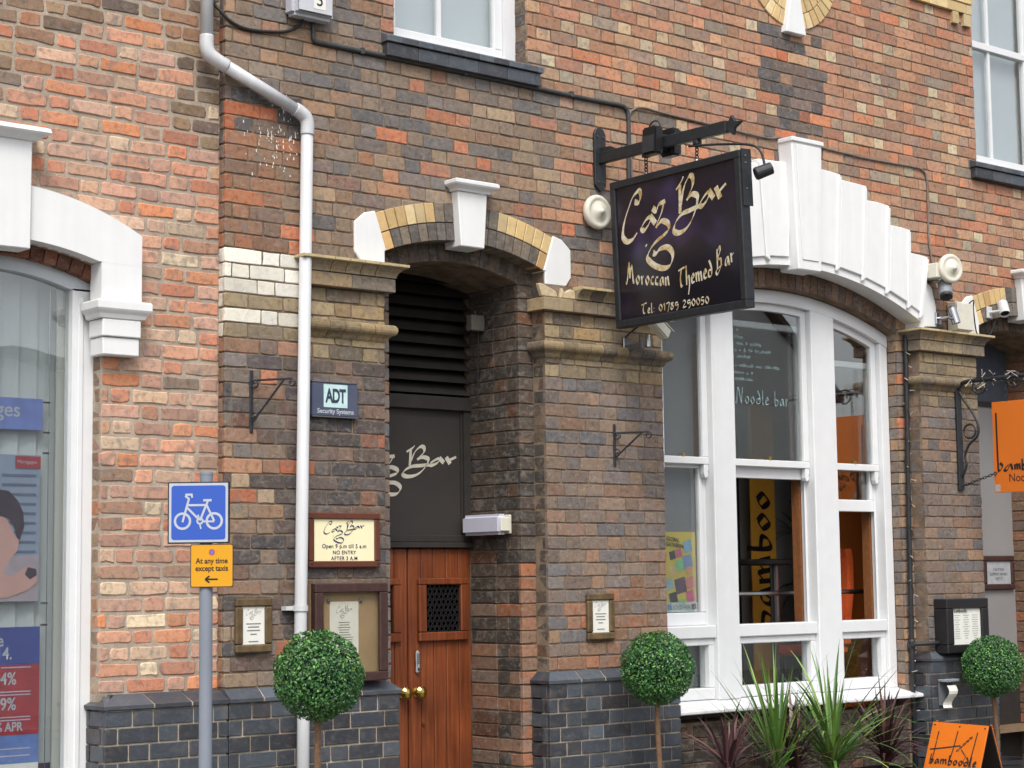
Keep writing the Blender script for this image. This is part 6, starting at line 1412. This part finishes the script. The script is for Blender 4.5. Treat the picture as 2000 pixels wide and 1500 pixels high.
# ---------------------------------------------------------------- orange pavement board
ab = thing('pavement_board', 'orange folding pavement board with black brush lettering beside the planter', 'sign board', (10.15, -1.0, 0))
tl = Vector((10.12, -0.80, 0.70)); tr_ = Vector((10.15, -1.21, 0.69)); uu = (tr_ - tl).normalized(); dn = Vector((-0.115, 0.0, -0.28)).normalized(); nn = uu.cross(-dn).normalized()
if nn.x > 0: nn = -nn
Mab = frameM(tl, uu, nn); WB = (tr_ - tl).length; HB = 0.70
MB().box(0, WB, 0, 0.012, -HB, 0.0, Mab).build('front_panel', ORANGE, ab, bev=0.002)
for u, z in ((0.02, -0.02), (WB / 2, -0.02), (WB - 0.02, -0.02)): MB().lathe([(0.006, 0), (0.004, 0.004)], Mab @ Matrix.Translation((u, 0, z)) @ Matrix.Rotation(R(90), 4, 'X'), 8).build('rivet', INK, ab)
dn2 = Vector((0.115, 0.0, -0.28)).normalized(); nn2 = uu.cross(-dn2).normalized()
if nn2.x > 0: nn2 = -nn2
Mb2 = frameM(tl + Vector((0.02, 0, 0.0)), uu, nn2); MB().box(0, WB, 0, 0.012, -HB, -0.004, Mb2).build('rear_panel', plain('dark_board_back', (34, 30, 28), 0.6), ab)
MB().box(-0.0, 0.012, 0.0125, 0.02, -HB, -0.004, Mb2).box(WB - 0.012, WB, 0.0125, 0.02, -HB, -0.004, Mb2).build('rear_edge', ORANGE, ab)
st = [([(0.06, -0.06), (0.055, -0.20), (0.05, -0.275)], 1.0), ([(0.20, -0.05), (0.19, -0.18), (0.175, -0.275)], 1.0), ([(0.345, -0.05), (0.335, -0.18), (0.325, -0.285)], 1.0), ([(0.02, -0.185), (0.10, -0.172), (0.24, -0.145)], 1.0), ([(0.25, -0.17), (0.29, -0.215), (0.28, -0.245), (0.30, -0.27)], 0.6)]
for k in range(5):
    for s_ in (-1, 1): st.append(([(0.22 + 0.02 * k, -0.185 + 0.022 * k), (0.225 + 0.02 * k + 0.008 * s_, -0.178 + 0.022 * k), (0.235 + 0.02 * k, -0.168 + 0.022 * k)], 0.55))
for q in st[:5]: nib_strokes([q], Mab, 0.006, 0.0028, R(55)).build('brush_stroke', INK, ab)
stuff(nib_strokes(st[5:], Mab, 0.006, 0.0028, R(55)).build('leaf_drawing', INK, ab))
pen_letters('bamboodle', 0.035, -0.275, 0.062, 0, 1.12, Mab, 0.006, 0.0028, R(55), 0.0045, INK, ab); text_obj('lettering', 'Noodle Bar', 0.05, Mab @ Matrix.Translation((0.09, 0, -0.345)), INK, ab, 'LEFT')

# ---------------------------------------------------------------- ground and the far side of the street
struct(MB().box(-60, 80, -60, 40, -0.35, -0.135).build('ground', TAR)); 
pv = MB().box(-20, 40, -2.6, 0.0, -0.13, -0.002).build('pavement', SLAB); struct(pv)
struct(MB().box(-20, 40, -2.75, -2.604, -0.134, 0.0).build('kerb', plain('kerb_stone', (150, 150, 146), 0.9)))
pv2 = MB().box(-20, 60, -13.9, -11.6, -0.13, -0.002).build('pavement', SLAB); struct(pv2)
def house(x0, x1, y0, y1, ze, zr, label, mat):
    t = thing('opposite_house', label, 'building', ((x0 + x1) / 2, (y0 + y1) / 2, 0), 'houses across the street seen in reflections')
    MB().prism([(x0, -0.13), (x1, -0.13), (x1, ze), ((x0 + x1) / 2, zr), (x0, ze)], y0, y1).build('wall', mat, t)
    xm = (x0 + x1) / 2; k = 0.25
    for s_, xa in ((-1, x0), (1, x1)):
        MB().prism([(xa + s_ * 0.25, ze - 0.12), (xa + s_ * 0.25, ze + 0.04), (xm, zr + 0.17), (xm, zr + 0.012)], y0 - 0.15, y1 + 0.15).build('roof', ROOF, t)
    for x in (x0 + (x1 - x0) * 0.25, x0 + (x1 - x0) * 0.65):
        for z in (0.9, 3.4):
            if z + 1.3 < ze: MB().box(x, x + 0.9, y1 + 0.001, y1 + 0.03, z, z + 1.3).build('window', GLASS, t)
    return t
house(18.5, 27.2, -24, -14.0, 5.0, 8.6, 'grey rendered gabled house across the street mirrored in the large window', RENDERW)
house(4.0, 17.5, -24, -14.0, 3.4, 4.6, 'low wide rendered house across the street mirrored in the bank window', RENDERW)

# ---------------------------------------------------------------- unseen closed shell, added behind the fronts to stop light leaking in, droppings under the pipe bend
sh = plain('roof_felt', (70, 70, 72), 0.9)
MB().box(X_STEP, 17.0, 0.12, 7.0, 6.745, 6.80).build('roof', sh, bar); MB().box(X_STEP + 0.02, 17.0, 6.9, 7.0, 0, 6.744).build('back_wall', RENDERW, bar)
MB().box(16.9, 16.995, 0.345, 6.899, 0, 6.744).build('side_wall', RENDERW, bar); MB().box(X_STEP + 0.03, X_STEP + 0.13, 0.345, 6.899, 0, 6.744).build('party_wall', RENDERW, bar)
MB().box(X_STEP + 0.14, 16.89, 0.345, 6.89, 4.0, 4.05).build('first_floor', FLOORW, bar)
MB().box(2.2, X_STEP + 0.02, 0.08, 7.0, 5.855, 5.9).build('roof', sh, bank); MB().box(2.2, X_STEP, 6.9, 7.0, 0, 5.854).build('back_wall', RENDERW, bank); MB().box(2.2, 2.3, 0.33, 6.899, 0, 5.854).build('side_wall', RENDERW, bank)
mb = MB(); r5 = random.Random(12)
for i in range(90):
    x = r5.gauss(5.60, 0.09); z = r5.gauss(4.02, 0.10) + (0.1 if r5.random() < 0.3 else 0); h2 = r5.uniform(0.004, 0.022); w2 = r5.uniform(0.0015, 0.004)
    if x < 5.28: continue
    mb.quad((x - w2, -0.0045, z), (x + w2, -0.0045, z), (x + w2 * 0.6, -0.0045, z + h2), (x - w2 * 0.6, -0.0045, z + h2))
stuff(mb.build('droppings', PAPER, bar))
